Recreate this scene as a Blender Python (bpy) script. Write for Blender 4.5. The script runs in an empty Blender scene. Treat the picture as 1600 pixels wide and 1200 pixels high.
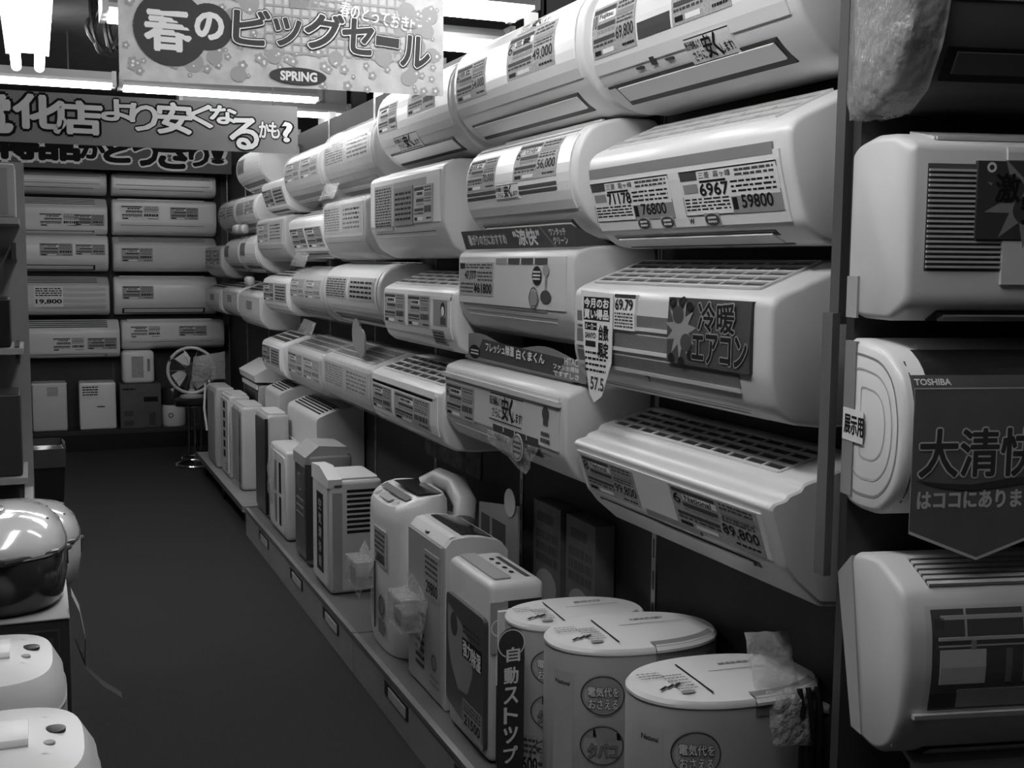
import bpy, math, random
from mathutils import Vector, Matrix

random.seed(7)
S = bpy.context.scene
COL = S.collection
PI = math.pi

# ------------------------------------------------------------------ camera
CAM_F = 1819.25
cam_d = bpy.data.cameras.new('camera')
cam_d.sensor_width = 36.0
cam_d.lens = CAM_F / 1600.0 * 36.0
cam_d.clip_start = 0.05
cam = bpy.data.objects.new('camera', cam_d)
COL.objects.link(cam)
YAW, PITCH, ROLL = 0.388268, 0.102447, 0.00855356
_f = Vector((math.sin(YAW) * math.cos(PITCH), math.cos(YAW) * math.cos(PITCH), -math.sin(PITCH)))
_r = Vector((math.cos(YAW), -math.sin(YAW), 0))
_u = _r.cross(_f)
_r2 = _r * math.cos(ROLL) + _u * math.sin(ROLL)
_u2 = _u * math.cos(ROLL) - _r * math.sin(ROLL)
m = Matrix.Identity(4)
for i in range(3):
    m[i][0], m[i][1], m[i][2] = _r2[i], _u2[i], -_f[i]
m[0][3], m[1][3], m[2][3] = 0.0, 0.0, 1.5
cam.matrix_world = m
S.camera = cam

# ------------------------------------------------------------------ world and exposure
w = bpy.data.worlds.new('world')
S.world = w
w.use_nodes = True
w.node_tree.nodes['Background'].inputs[0].default_value = (0.5, 0.5, 0.5, 1)
w.node_tree.nodes['Background'].inputs[1].default_value = 0.0
S.view_settings.view_transform = 'Standard'
S.view_settings.look = 'None'
S.view_settings.gamma = 1.0
S.view_settings.use_curve_mapping = False
S.view_settings.exposure = 0.0
S.cycles.adaptive_threshold = 0.02
S.cycles.max_bounces = 7
S.cycles.diffuse_bounces = 4
S.cycles.glossy_bounces = 3
S.cycles.transparent_max_bounces = 10
S.cycles.caustics_reflective = False
S.cycles.caustics_refractive = False
TUBE = 27.0          # radiance of a fluorescent tube

# ------------------------------------------------------------------ materials
MATS = {}


def mat(name, v, rough=0.5, spec=0.5, noise=0.0, nscale=40.0, bump=0.0, bscale=80.0, metal=0.0, coat=0.0):
    if name in MATS:
        return MATS[name]
    M = bpy.data.materials.new(name)
    M.use_nodes = True
    nt = M.node_tree
    b = nt.nodes['Principled BSDF']
    b.inputs['Base Color'].default_value = (v, v, v, 1)
    b.inputs['Roughness'].default_value = rough
    b.inputs['Specular IOR Level'].default_value = spec
    b.inputs['Metallic'].default_value = metal
    b.inputs['Coat Weight'].default_value = coat
    if noise > 0 or bump > 0:
        tc = nt.nodes.new('ShaderNodeTexCoord')
    if noise > 0:
        n = nt.nodes.new('ShaderNodeTexNoise')
        n.inputs['Scale'].default_value = nscale
        n.inputs['Detail'].default_value = 4
        r = nt.nodes.new('ShaderNodeValToRGB')
        r.color_ramp.elements[0].position = 0.3
        r.color_ramp.elements[1].position = 0.7
        a, c = max(0, v * (1 - noise)), min(1, v * (1 + noise))
        r.color_ramp.elements[0].color = (a, a, a, 1)
        r.color_ramp.elements[1].color = (c, c, c, 1)
        nt.links.new(tc.outputs['Object'], n.inputs['Vector'])
        nt.links.new(n.outputs['Fac'], r.inputs['Fac'])
        nt.links.new(r.outputs['Color'], b.inputs['Base Color'])
    if bump > 0:
        n2 = nt.nodes.new('ShaderNodeTexNoise')
        n2.inputs['Scale'].default_value = bscale
        n2.inputs['Detail'].default_value = 3
        bp = nt.nodes.new('ShaderNodeBump')
        bp.inputs['Strength'].default_value = bump
        bp.inputs['Distance'].default_value = 0.01
        nt.links.new(tc.outputs['Object'], n2.inputs['Vector'])
        nt.links.new(n2.outputs['Fac'], bp.inputs['Height'])
        nt.links.new(bp.outputs['Normal'], b.inputs['Normal'])
    MATS[name] = M
    return M


def emit_mat(name, s):
    M = bpy.data.materials.new(name)
    M.use_nodes = True
    nt = M.node_tree
    nt.nodes.remove(nt.nodes['Principled BSDF'])
    e = nt.nodes.new('ShaderNodeEmission')
    e.inputs[0].default_value = (1, 1, 1, 1)
    e.inputs[1].default_value = s
    nt.links.new(e.outputs[0], nt.nodes['Material Output'].inputs[0])
    return M


def film_mat(name, tint=0.9, alpha=0.35, bump=0.6, bscale=30.0):
    M = bpy.data.materials.new(name)
    M.use_nodes = True
    nt = M.node_tree
    b = nt.nodes['Principled BSDF']
    b.inputs['Base Color'].default_value = (tint, tint, tint, 1)
    b.inputs['Roughness'].default_value = 0.12
    b.inputs['Alpha'].default_value = alpha
    tc = nt.nodes.new('ShaderNodeTexCoord')
    n = nt.nodes.new('ShaderNodeTexNoise')
    n.inputs['Scale'].default_value = bscale
    n.inputs['Detail'].default_value = 4
    bp = nt.nodes.new('ShaderNodeBump')
    bp.inputs['Strength'].default_value = bump
    bp.inputs['Distance'].default_value = 0.02
    nt.links.new(tc.outputs['Object'], n.inputs['Vector'])
    nt.links.new(n.outputs['Fac'], bp.inputs['Height'])
    nt.links.new(bp.outputs['Normal'], b.inputs['Normal'])
    return M


WHITE = mat('white_plastic', 0.72, 0.32, 0.5, 0.02, 6)
IVORY = mat('ivory_plastic', 0.55, 0.38, 0.5, 0.03, 6)
PALE = mat('pale_grey_plastic', 0.42, 0.4, 0.5, 0.03, 6)
MID = mat('mid_grey_plastic', 0.22, 0.4, 0.5, 0.04, 8)
GREY = mat('grey_plastic', 0.32, 0.42, 0.5, 0.04, 8)
DARK = mat('dark_plastic', 0.035, 0.35, 0.5)
BLACK = mat('black_plastic', 0.008, 0.4, 0.4)
GLOSSD = mat('gloss_dark', 0.03, 0.12, 0.6)
CHROME = mat('chrome', 0.75, 0.15, 0.5, metal=1.0)
STEEL = mat('satin_steel', 0.45, 0.38, 0.5, metal=0.9)
CARDB = mat('printed_card_stock', 0.34, 0.6, 0.2, 0.2, 160)
PAPER = mat('white_paper', 0.7, 0.7, 0.2, 0.03, 30)
INK = mat('black_ink', 0.012, 0.7, 0.1)
INKG = mat('grey_ink', 0.06, 0.7, 0.1)
INKL = mat('light_ink', 0.75, 0.7, 0.1)
INKM = mat('pale_grey_ink', 0.25, 0.7, 0.1)
FILM = film_mat('clear_wrap', 0.9, 0.22, 0.5, 26)
BAG = film_mat('crinkled_bag', 0.7, 0.4, 1.0, 45)
HEAVYBAG = film_mat('thick_crinkled_bag', 0.55, 0.42, 1.0, 22)
CLEAR = film_mat('clear_panel', 0.5, 0.14, 0.0, 5)
TUBEM = emit_mat('lit_tube', TUBE)


# ------------------------------------------------------------------ object helpers
def link(o, parent):
    COL.objects.link(o)
    if parent is not None:
        o.parent = parent
    return o


def thing(name, label, cat, loc=(0, 0, 0), rz=0.0, group=None):
    o = bpy.data.objects.new(name, None)
    o.empty_display_size = 0.05
    COL.objects.link(o)
    o.location = loc
    o.rotation_euler = (0, 0, rz)
    o['label'] = label
    o['category'] = cat
    if group:
        o['group'] = group
    return o


def tag(o, label, cat, group=None):
    o['label'] = label
    o['category'] = cat
    if group:
        o['group'] = group
    return o


class MB:
    def __init__(s):
        s.v, s.f, s.m = [], [], []

    def face(s, idx, mi=0):
        s.f.append(tuple(idx))
        s.m.append(mi)

    def add(s, vs, fs, mi=0):
        o = len(s.v)
        s.v += [tuple(p) for p in vs]
        for f in fs:
            s.face([i + o for i in f], mi)
        return s

    def box(s, x0, x1, y0, y1, z0, z1, mi=0):
        s.add([(x0, y0, z0), (x1, y0, z0), (x1, y1, z0), (x0, y1, z0), (x0, y0, z1), (x1, y0, z1), (x1, y1, z1), (x0, y1, z1)],
              [(0, 3, 2, 1), (4, 5, 6, 7), (0, 1, 5, 4), (1, 2, 6, 5), (2, 3, 7, 6), (3, 0, 4, 7)], mi)
        return s

    def loft(s, rings, cap=True, mi=0):
        n = len(rings[0])
        o = len(s.v)
        for r in rings:
            s.v += [tuple(p) for p in r]
        for k in range(len(rings) - 1):
            for i in range(n):
                j = (i + 1) % n
                s.face((o + k * n + i, o + k * n + j, o + (k + 1) * n + j, o + (k + 1) * n + i), mi)
        if cap:
            s.face([o + i for i in range(n)][::-1], mi)
            s.face([o + (len(rings) - 1) * n + i for i in range(n)], mi)
        return s

    def grid(s, pts, mi=0):           # pts[row][col]
        o = len(s.v)
        nr, nc = len(pts), len(pts[0])
        for r in pts:
            s.v += [tuple(p) for p in r]
        for a in range(nr - 1):
            for b in range(nc - 1):
                s.face((o + a * nc + b, o + a * nc + b + 1, o + (a + 1) * nc + b + 1, o + (a + 1) * nc + b), mi)
        return s

    def tube(s, path, r, n=8, mi=0):
        rings = []
        P = [Vector(p) for p in path]
        for k, p in enumerate(P):
            d = (P[min(k + 1, len(P) - 1)] - P[max(k - 1, 0)]).normalized()
            a = Vector((0, 0, 1)) if abs(d.z) < 0.9 else Vector((1, 0, 0))
            x = d.cross(a).normalized()
            y = d.cross(x)
            rr = r[k] if isinstance(r, (list, tuple)) else r
            rings.append([p + (x * math.cos(2 * PI * i / n) + y * math.sin(2 * PI * i / n)) * rr for i in range(n)])
        return s.loft(rings, True, mi)

    def lathe(s, prof, c=(0, 0, 0), n=28, mi=0, sx=1.0, sy=1.0, e=2.0):
        rings = []
        for r, z in prof:
            ring = []
            for i in range(n):
                a = 2 * PI * i / n
                ca, sa = math.cos(a), math.sin(a)
                px = math.copysign(abs(ca) ** (2 / e), ca)
                py = math.copysign(abs(sa) ** (2 / e), sa)
                ring.append((c[0] + px * r * sx, c[1] + py * r * sy, c[2] + z))
            rings.append(ring)
        return s.loft(rings, True, mi)

    def build(s, name, mats, parent=None, smooth=False, ang=35):
        me = bpy.data.meshes.new(name)
        me.from_pydata(s.v, [], s.f)
        if not isinstance(mats, (list, tuple)):
            mats = [mats]
        for M in mats:
            me.materials.append(M)
        me.polygons.foreach_set('material_index', s.m)
        if smooth:
            me.polygons.foreach_set('use_smooth', [True] * len(s.f))
            try:
                me.set_sharp_from_angle(angle=math.radians(ang))
            except Exception:
                pass
        me.update()
        o = bpy.data.objects.new(name, me)
        return link(o, parent)


def copy_of(o, parent, loc=None):
    c = o.copy()
    COL.objects.link(c)
    c.parent = parent
    if loc is not None:
        c.location = loc
    return c


def fillet(pts, r, n=4, closed=True):
    out = []
    N = len(pts)
    for i in range(N):
        p = Vector(pts[i])
        if not closed and i in (0, N - 1):
            out.append(tuple(p))
            continue
        a, b = Vector(pts[i - 1]), Vector(pts[(i + 1) % N])
        rr = r[i] if isinstance(r, (list, tuple)) else r
        la, lb = (a - p).length, (b - p).length
        ra, rb = min(rr, la * 0.45), min(rr, lb * 0.45)
        if rr < 1e-5:
            out.append(tuple(p))
            continue
        A, B = p + (a - p).normalized() * ra, p + (b - p).normalized() * rb
        for k in range(n + 1):
            t = k / n
            q = A * (1 - t) ** 2 + p * (2 * t * (1 - t)) + B * t * t
            out.append(tuple(q))
    return out


def rbox(w, d, h, r=0.01, z0=0.0, n=3):
    """rounded box rings: footprint [0,w]x[0,d], height z0..z0+h, all edges rounded"""
    base = fillet([(0, 0), (w, 0), (w, d), (0, d)], r, n)
    c = (w / 2, d / 2)
    rings = []
    for k in range(n + 1):
        t = k / n * PI / 2
        ins, z = r * (1 - math.sin(t)), z0 + r * (1 - math.cos(t))
        rings.append([(c[0] + (p[0] - c[0]) * (1 - 2 * ins / w), c[1] + (p[1] - c[1]) * (1 - 2 * ins / d), z) for p in base])
    for k in range(n + 1):
        t = (1 - k / n) * PI / 2
        ins, z = r * (1 - math.sin(t)), z0 + h - r * (1 - math.cos(t))
        rings.append([(c[0] + (p[0] - c[0]) * (1 - 2 * ins / w), c[1] + (p[1] - c[1]) * (1 - 2 * ins / d), z) for p in base])
    return rings


# ------------------------------------------------------------------ printed matter
_TXT = {}


def text2d(body, bold=0.0, res=3):
    key = (body, bold)
    if key in _TXT:
        return _TXT[key]
    cu = bpy.data.curves.new('lettering', 'FONT')
    cu.body = body
    cu.size = 1.0
    cu.offset = bold
    cu.resolution_u = res
    cu.fill_mode = 'FRONT'
    o = bpy.data.objects.new('lettering', cu)
    COL.objects.link(o)
    me = bpy.data.meshes.new_from_object(o)
    vs = [(v.co.x, v.co.y) for v in me.vertices]
    fs = [tuple(p.vertices) for p in me.polygons if p.normal.z > -2]
    bpy.data.objects.remove(o)
    bpy.data.meshes.remove(me)
    bpy.data.curves.remove(cu)
    if not vs:
        vs = [(0, 0), (1, 0), (1, 1)]
        fs = [(0, 1, 2)]
    xs, ys = [p[0] for p in vs], [p[1] for p in vs]
    bb = (min(xs), min(ys), max(xs), max(ys))
    _TXT[key] = (vs, fs, bb)
    return _TXT[key]


class Print:
    """flat printing in (x, y) metres on a sheet; layer = height above the sheet"""

    def __init__(s):
        s.v, s.f, s.m = [], [], []

    def poly(s, pts, mi=0, layer=1):
        o = len(s.v)
        layer = layer + (len(s.f) % 23) * .03
        s.v += [(p[0], p[1], layer) for p in pts]
        s.f.append(tuple(range(o, o + len(pts))))
        s.m.append(mi)

    def rect(s, x0, y0, x1, y1, mi=0, layer=1, n=1):
        for k in range(n):
            a, b = y0 + (y1 - y0) * k / n, y0 + (y1 - y0) * (k + 1) / n
            s.poly([(x0, a), (x1, a), (x1, b), (x0, b)], mi, layer)

    def disc(s, cx, cy, rx, ry=None, mi=0, layer=1, n=24):
        ry = ry or rx
        s.poly([(cx + rx * math.cos(2 * PI * i / n), cy + ry * math.sin(2 * PI * i / n)) for i in range(n)], mi, layer)

    def ring(s, cx, cy, r0, r1, mi=0, layer=1, n=28):
        for i in range(n):
            a, b = 2 * PI * i / n, 2 * PI * (i + 1) / n
            s.poly([(cx + r0 * math.cos(a), cy + r0 * math.sin(a)), (cx + r1 * math.cos(a), cy + r1 * math.sin(a)),
                    (cx + r1 * math.cos(b), cy + r1 * math.sin(b)), (cx + r0 * math.cos(b), cy + r0 * math.sin(b))], mi, layer)

    def star(s, cx, cy, r0, r1, n=10, mi=0, layer=1, rot=0.2, sy=1.0):
        for i in range(n):
            a = rot + 2 * PI * i / n
            h = PI / n
            s.poly([(cx, cy), (cx + r0 * math.cos(a - h), cy + sy * r0 * math.sin(a - h)),
                    (cx + r1 * math.cos(a), cy + sy * r1 * math.sin(a)), (cx + r0 * math.cos(a + h), cy + sy * r0 * math.sin(a + h))], mi, layer)

    def text(s, body, x0, y0, x1, y1, mi=0, layer=2, bold=0.0, ref=None, rot=0.0):
        """ref: boldness used for the bounding box, so that outline and fill line up"""
        heavy = bold if any(ord(ch) > 255 for ch in body) else 0.0
        vs, fs, bb = text2d(body, 0.0 if heavy else bold)
        rb = text2d(body, 0.0 if any(ord(ch) > 255 for ch in body) else (ref if ref is not None else bold))[2]
        sx, sy = (x1 - x0) / max(1e-6, rb[2] - rb[0]), (y1 - y0) / max(1e-6, rb[3] - rb[1])
        cx, cy = (x0 + x1) / 2, (y0 + y1) / 2
        c, sn = math.cos(rot), math.sin(rot)
        shifts = [(0, 0)]
        if heavy > .005:
            q = heavy * max(y1 - y0, (x1 - x0) / len(body)) * 1.1
            n = 6 if heavy < .045 else 10
            shifts += [(q * math.cos(2 * PI * k / n), q * math.sin(2 * PI * k / n)) for k in range(n)]
        for kk, (dx, dy) in enumerate(shifts):
            o = len(s.v)
            for p in vs:
                px, py = x0 + (p[0] - rb[0]) * sx - cx + dx, y0 + (p[1] - rb[1]) * sy - cy + dy
                s.v.append((cx + px * c - py * sn, cy + px * sn + py * c, layer + kk * .085))
            for f in fs:
                s.f.append(tuple(i + o for i in f))
                s.m.append(mi)

    def outlined(s, body, x0, y0, x1, y1, fill=0, edge=1, layer=2, b0=0.02, b1=0.07, rot=0.0, edge2=None, b2=0.11):
        if edge2 is not None:
            s.text(body, x0, y0, x1, y1, edge2, layer, b2, b0, rot)
        s.text(body, x0, y0, x1, y1, edge, layer + 1, b1, b0, rot)
        s.text(body, x0, y0, x1, y1, fill, layer + 2, b0, b0, rot)

    def lines(s, x0, y0, x1, y1, n, mi=0, layer=1, fill=0.5, rnd=None, dash=True):
        rnd = rnd or random
        p = (y1 - y0) / n
        for k in range(n):
            y = y1 - (k + 0.5) * p
            x = x0
            while x < x1 - 1e-4:
                L = (x1 - x0) * (rnd.uniform(0.06, 0.2) if dash else 1)
                xe = min(x1, x + L)
                s.rect(x, y - p * fill / 2, xe, y + p * fill / 2, mi, layer)
                x = xe + (x1 - x0) * rnd.uniform(0.015, 0.05)

    def build(s, name, mats, parent, fn):
        me = bpy.data.meshes.new(name)
        me.from_pydata([fn(*p) for p in s.v], [], s.f)
        for M in mats:
            me.materials.append(M)
        me.polygons.foreach_set('material_index', s.m)
        me.update()
        o = bpy.data.objects.new(name, me)
        return link(o, parent)


INKS = [INK, INKG, INKL, INKM, mat('soft_ink', .33, .7, .1)]       # 0 black, 1 grey, 2 white, 3 pale grey
EPS = 0.0004

# ------------------------------------------------------------------ the setting
XW = 1.48            # face of the display wall
YB = 10.0            # face of the back wall
CEIL = 2.78
FLOORM = mat('carpet', 0.042, 0.95, 0.05, 0.3, 220, 0.5, 500)
WALLM = mat('painted_wall', 0.2, 0.8, 0.2, 0.05, 5)
WALLD = mat('dark_wall', 0.1, 0.8, 0.2, 0.1, 5)
PANELM = mat('display_panel', 0.035, 0.6, 0.3, 0.1, 9)
CEILM = mat('ceiling_board', 0.14, 0.9, 0.1, 0.08, 12)


def struct(name, m, *boxes):
    b = MB()
    for q in boxes:
        b.box(*q)
    o = b.build(name, m)
    o['kind'] = 'structure'
    return o


struct('floor', FLOORM, (-2.6, 2.7, -2.4, 10.1, -0.1, 0.0))
struct('ceiling', CEILM, (-2.6, 2.7, -2.4, 10.1, CEIL, CEIL + 0.1))
struct('wall_back', WALLD, (-2.6, 2.7, YB, YB + 0.1, 0, CEIL))
struct('wall_front', WALLM, (-2.6, 2.7, -2.4, -2.3, 0, CEIL))
struct('wall_left', WALLM, (-2.6, -2.5, -2.4, 10.1, 0, CEIL))
struct('wall_right', WALLM, (2.2, 2.3, -2.4, 5.03, 0, CEIL))
struct('wall_right_far', WALLD, (2.6, 2.7, 5.03, 10.1, 0, CEIL), (2.2, 2.6, 5.0, 5.06, 0, CEIL))
tr = struct('trim_1', mat('lit_corner_white', 0.7, 0.7, 0.2, 0.03, 4), (1.87, 2.02, 7.98, 8.2, 0, CEIL))  # white box added in place of the lit part of the back-right corner
tr2 = struct('trim_2', WALLM, (2.06, 2.16, 7.98, 8.1, 0, CEIL))

# display wall: panels and slotted uprights
disp = bpy.data.objects.new('wall_display', None)
COL.objects.link(disp)
disp['kind'] = 'structure'
ys = [1.72, 2.62, 3.52, 4.42, 5.32, 6.22, 7.12, 8.02, 8.92, 9.82]
for a, b in zip(ys[:-1], ys[1:]):
    MB().box(XW, XW + 0.03, a + 0.012, b - 0.012, 0.0, 2.26).build('panel', PANELM, disp)
for a in ys:
    u = MB()
    u.box(XW - 0.004, XW + 0.035, a - 0.011, a + 0.011, 0.0, 2.3)
    for k in range(22):
        z = 0.4 + k * 0.085
        u.box(XW - 0.0045, XW - 0.0038, a - 0.003, a + 0.003, z, z + 0.05, 1)
    u.build('slotted_upright', [STEEL if a > 2 else GREY, BLACK], disp)
# end column of the gondola, turned towards the camera
RZE = math.radians(-13.4)
PE = Vector((1.294, 1.639, 0))
we = Vector((math.cos(RZE), math.sin(RZE), 0))
ne = Vector((-we.y, we.x, 0)) * -1          # front normal
endw = bpy.data.objects.new('wall_end', None)
COL.objects.link(endw)
endw['kind'] = 'structure'
endw.location = PE
endw.rotation_euler = (0, 0, RZE)
MB().box(0.012, 1.0, 0.0, 0.03, 0.0, 2.4).build('panel', PANELM, endw)
tr3 = MB().box(1.302, 1.322, 1.675, 1.70, 1.4, 2.45).build('trim_3', mat('upright_paint', 0.07, 0.5))
tr3['kind'] = 'structure'
tr4 = MB().box(1.288, 1.304, 1.672, 1.70, 0.95, 1.42).build('trim_4', mat('plate_paint', .12, .5))
tr4['kind'] = 'structure'

# back wall panels
bw = bpy.data.objects.new('wall_back_display', None)
COL.objects.link(bw)
bw['kind'] = 'structure'
for a, b in ((-1.1, -0.27), (-0.25, 0.56), (0.58, 1.45)):
    MB().box(a, b, YB - 0.02, YB, 0.15, 2.25).build('panel', PANELM, bw)


# ------------------------------------------------------------------ lamps
HOUSE = mat('white_enamel', 0.72, 0.35, 0.5, 0.02, 5)


def fixture_x(xa, xb, y, z, label, twin=True, drop=0.0, depth=0.15):
    t = thing('fluorescent_fixture', label, 'ceiling light', (xa, y, z), 0, 'fluorescent fixtures')
    L = xb - xa
    h = MB()
    sec = [(-depth / 2, 0.0), (-depth / 2, 0.018), (-0.04, 0.065), (0.04, 0.065), (depth / 2, 0.018), (depth / 2, 0.0), (0.03, 0.03), (-0.03, 0.03)]
    h.loft([[(u, p[0], p[1]) for p in sec] for u in (0, L)])
    h.build('housing', HOUSE, t)
    for u in (0, L):
        MB().box(u - 0.012, u + 0.012, -depth / 2 - 0.002, depth / 2 + 0.002, -0.015, 0.066).build('end_cap', HOUSE, t)
    for dy in ((-0.045, 0.045) if twin else (0.0,)):
        MB().tube([(0.015, dy, -0.012), (L - 0.015, dy, -0.012)], 0.017, 10).build('tube', TUBEM, t, True)
    for u in (0.2 * L, 0.8 * L):
        MB().tube([(u, 0, 0.06), (u, 0, CEIL - z)], 0.005, 6).build('hanger', STEEL, t)
    return t


fixture_x(0.70, 1.84, 4.42, 2.5, 'nearest white fluorescent fixture above the right shelves, behind the spring banner', depth=.3)
fixture_x(0.28, 1.95, 4.92, 2.46, 'long twin-tube fixture whose lamp ends show left of the spring banner', depth=.26)
fixture_x(-0.75, 0.45, 7.15, 2.5, 'fluorescent fixture at upper left below the hanging black cables', False)
fixture_x(0.49, 1.64, 7.2, 2.5, 'fluorescent fixture directly below the bottom edge of the spring banner', False)
fixture_x(0.90, 2.0, 7.9, 2.5, 'farthest fluorescent fixture, right of the question mark on the grey banner', False)
fixture_x(0.72, 1.88, 2.75, 2.52, 'fluorescent fixture over the near air conditioners, above the frame')
# twin bare tubes running down the aisle
for x_, y_, lb in ((0.0, 5.0, 'twin bare tubes running down the aisle at the upper left corner'),
                   (0.35, 1.0, 'twin bare tubes over the aisle beside the photographer, above the frame')):
    t = thing('fluorescent_fixture', lb, 'ceiling light', (x_, y_, 2.5), 0, 'fluorescent fixtures')
    h = MB()
    sec = [(-0.1, 0.03), (-0.04, 0.075), (0.04, 0.075), (0.1, 0.03), (0.03, 0.04), (-0.03, 0.04)]
    h.loft([[(p[0], u, p[1]) for p in sec] for u in (-0.3, 1.5)])
    h.build('housing', HOUSE, t)
    for dx in (-0.055, 0.055):
        MB().tube([(dx, -0.3, -0.01), (dx, 1.62, -0.01), (dx, 1.64, -0.01)], [0.024, 0.024, 0.012], 12).build('tube', TUBEM, t, True)
    for u in (0.1, 1.2):
        MB().tube([(0, u, 0.06), (0, u, CEIL - 2.5)], 0.005, 6).build('hanger', STEEL, t)

# ------------------------------------------------------------------ air conditioners
TYPES = {
    'round': dict(p=[(0, 1), (.5, 1), (.82, .93), (.97, .76), (1, .55), (.97, .36), (.86, .2), (.66, .06), (.45, 0), (0, 0)],
                  top=((.12, 1), (.5, 1)), out=((.83, .175), (.62, .045)), pan=(.26, .86), r=.03),
    'slant': dict(p=[(0, 1), (.28, 1), (.93, .76), (1, .69), (.97, .5), (.84, .12), (.66, .02), (.5, 0), (0, 0)],
                  top=((.34, .978), (.84, .793)), out=((.80, .095), (.60, .012)), pan=(.14, .58), r=.016),
    'square': dict(p=[(0, 1), (.3, .98), (.9, .8), (1, .75), (1, .3), (.94, .12), (.8, .03), (.5, 0), (0, 0)],
                   top=((.32, .976), (.85, .817)), out=((.88, .085), (.6, .01)), pan=(.2, .7), r=.014),
    'box': dict(p=[(0, 1), (.8, .985), (1, .92), (1, .32), (.85, .1), (.6, 0), (0, 0)],
                top=((.15, .999), (.72, .988)), out=((.97, .28), (.66, .035)), pan=(.36, .88), r=.016),
    'step': dict(p=[(0, 1), (.15, 1), (.7, .87), (.72, .83), (.84, .80), (.86, .77), (.97, .75), (1, .72), (.99, .69), (.84, .3), (.80, .27), (.74, .2), (.5, .02), (.3, 0), (0, 0)],
                 top=((.2, .988), (.66, .879)), out=((.795, .262), (.76, .225)), pan=(.34, .66), r=.008),
}


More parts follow.
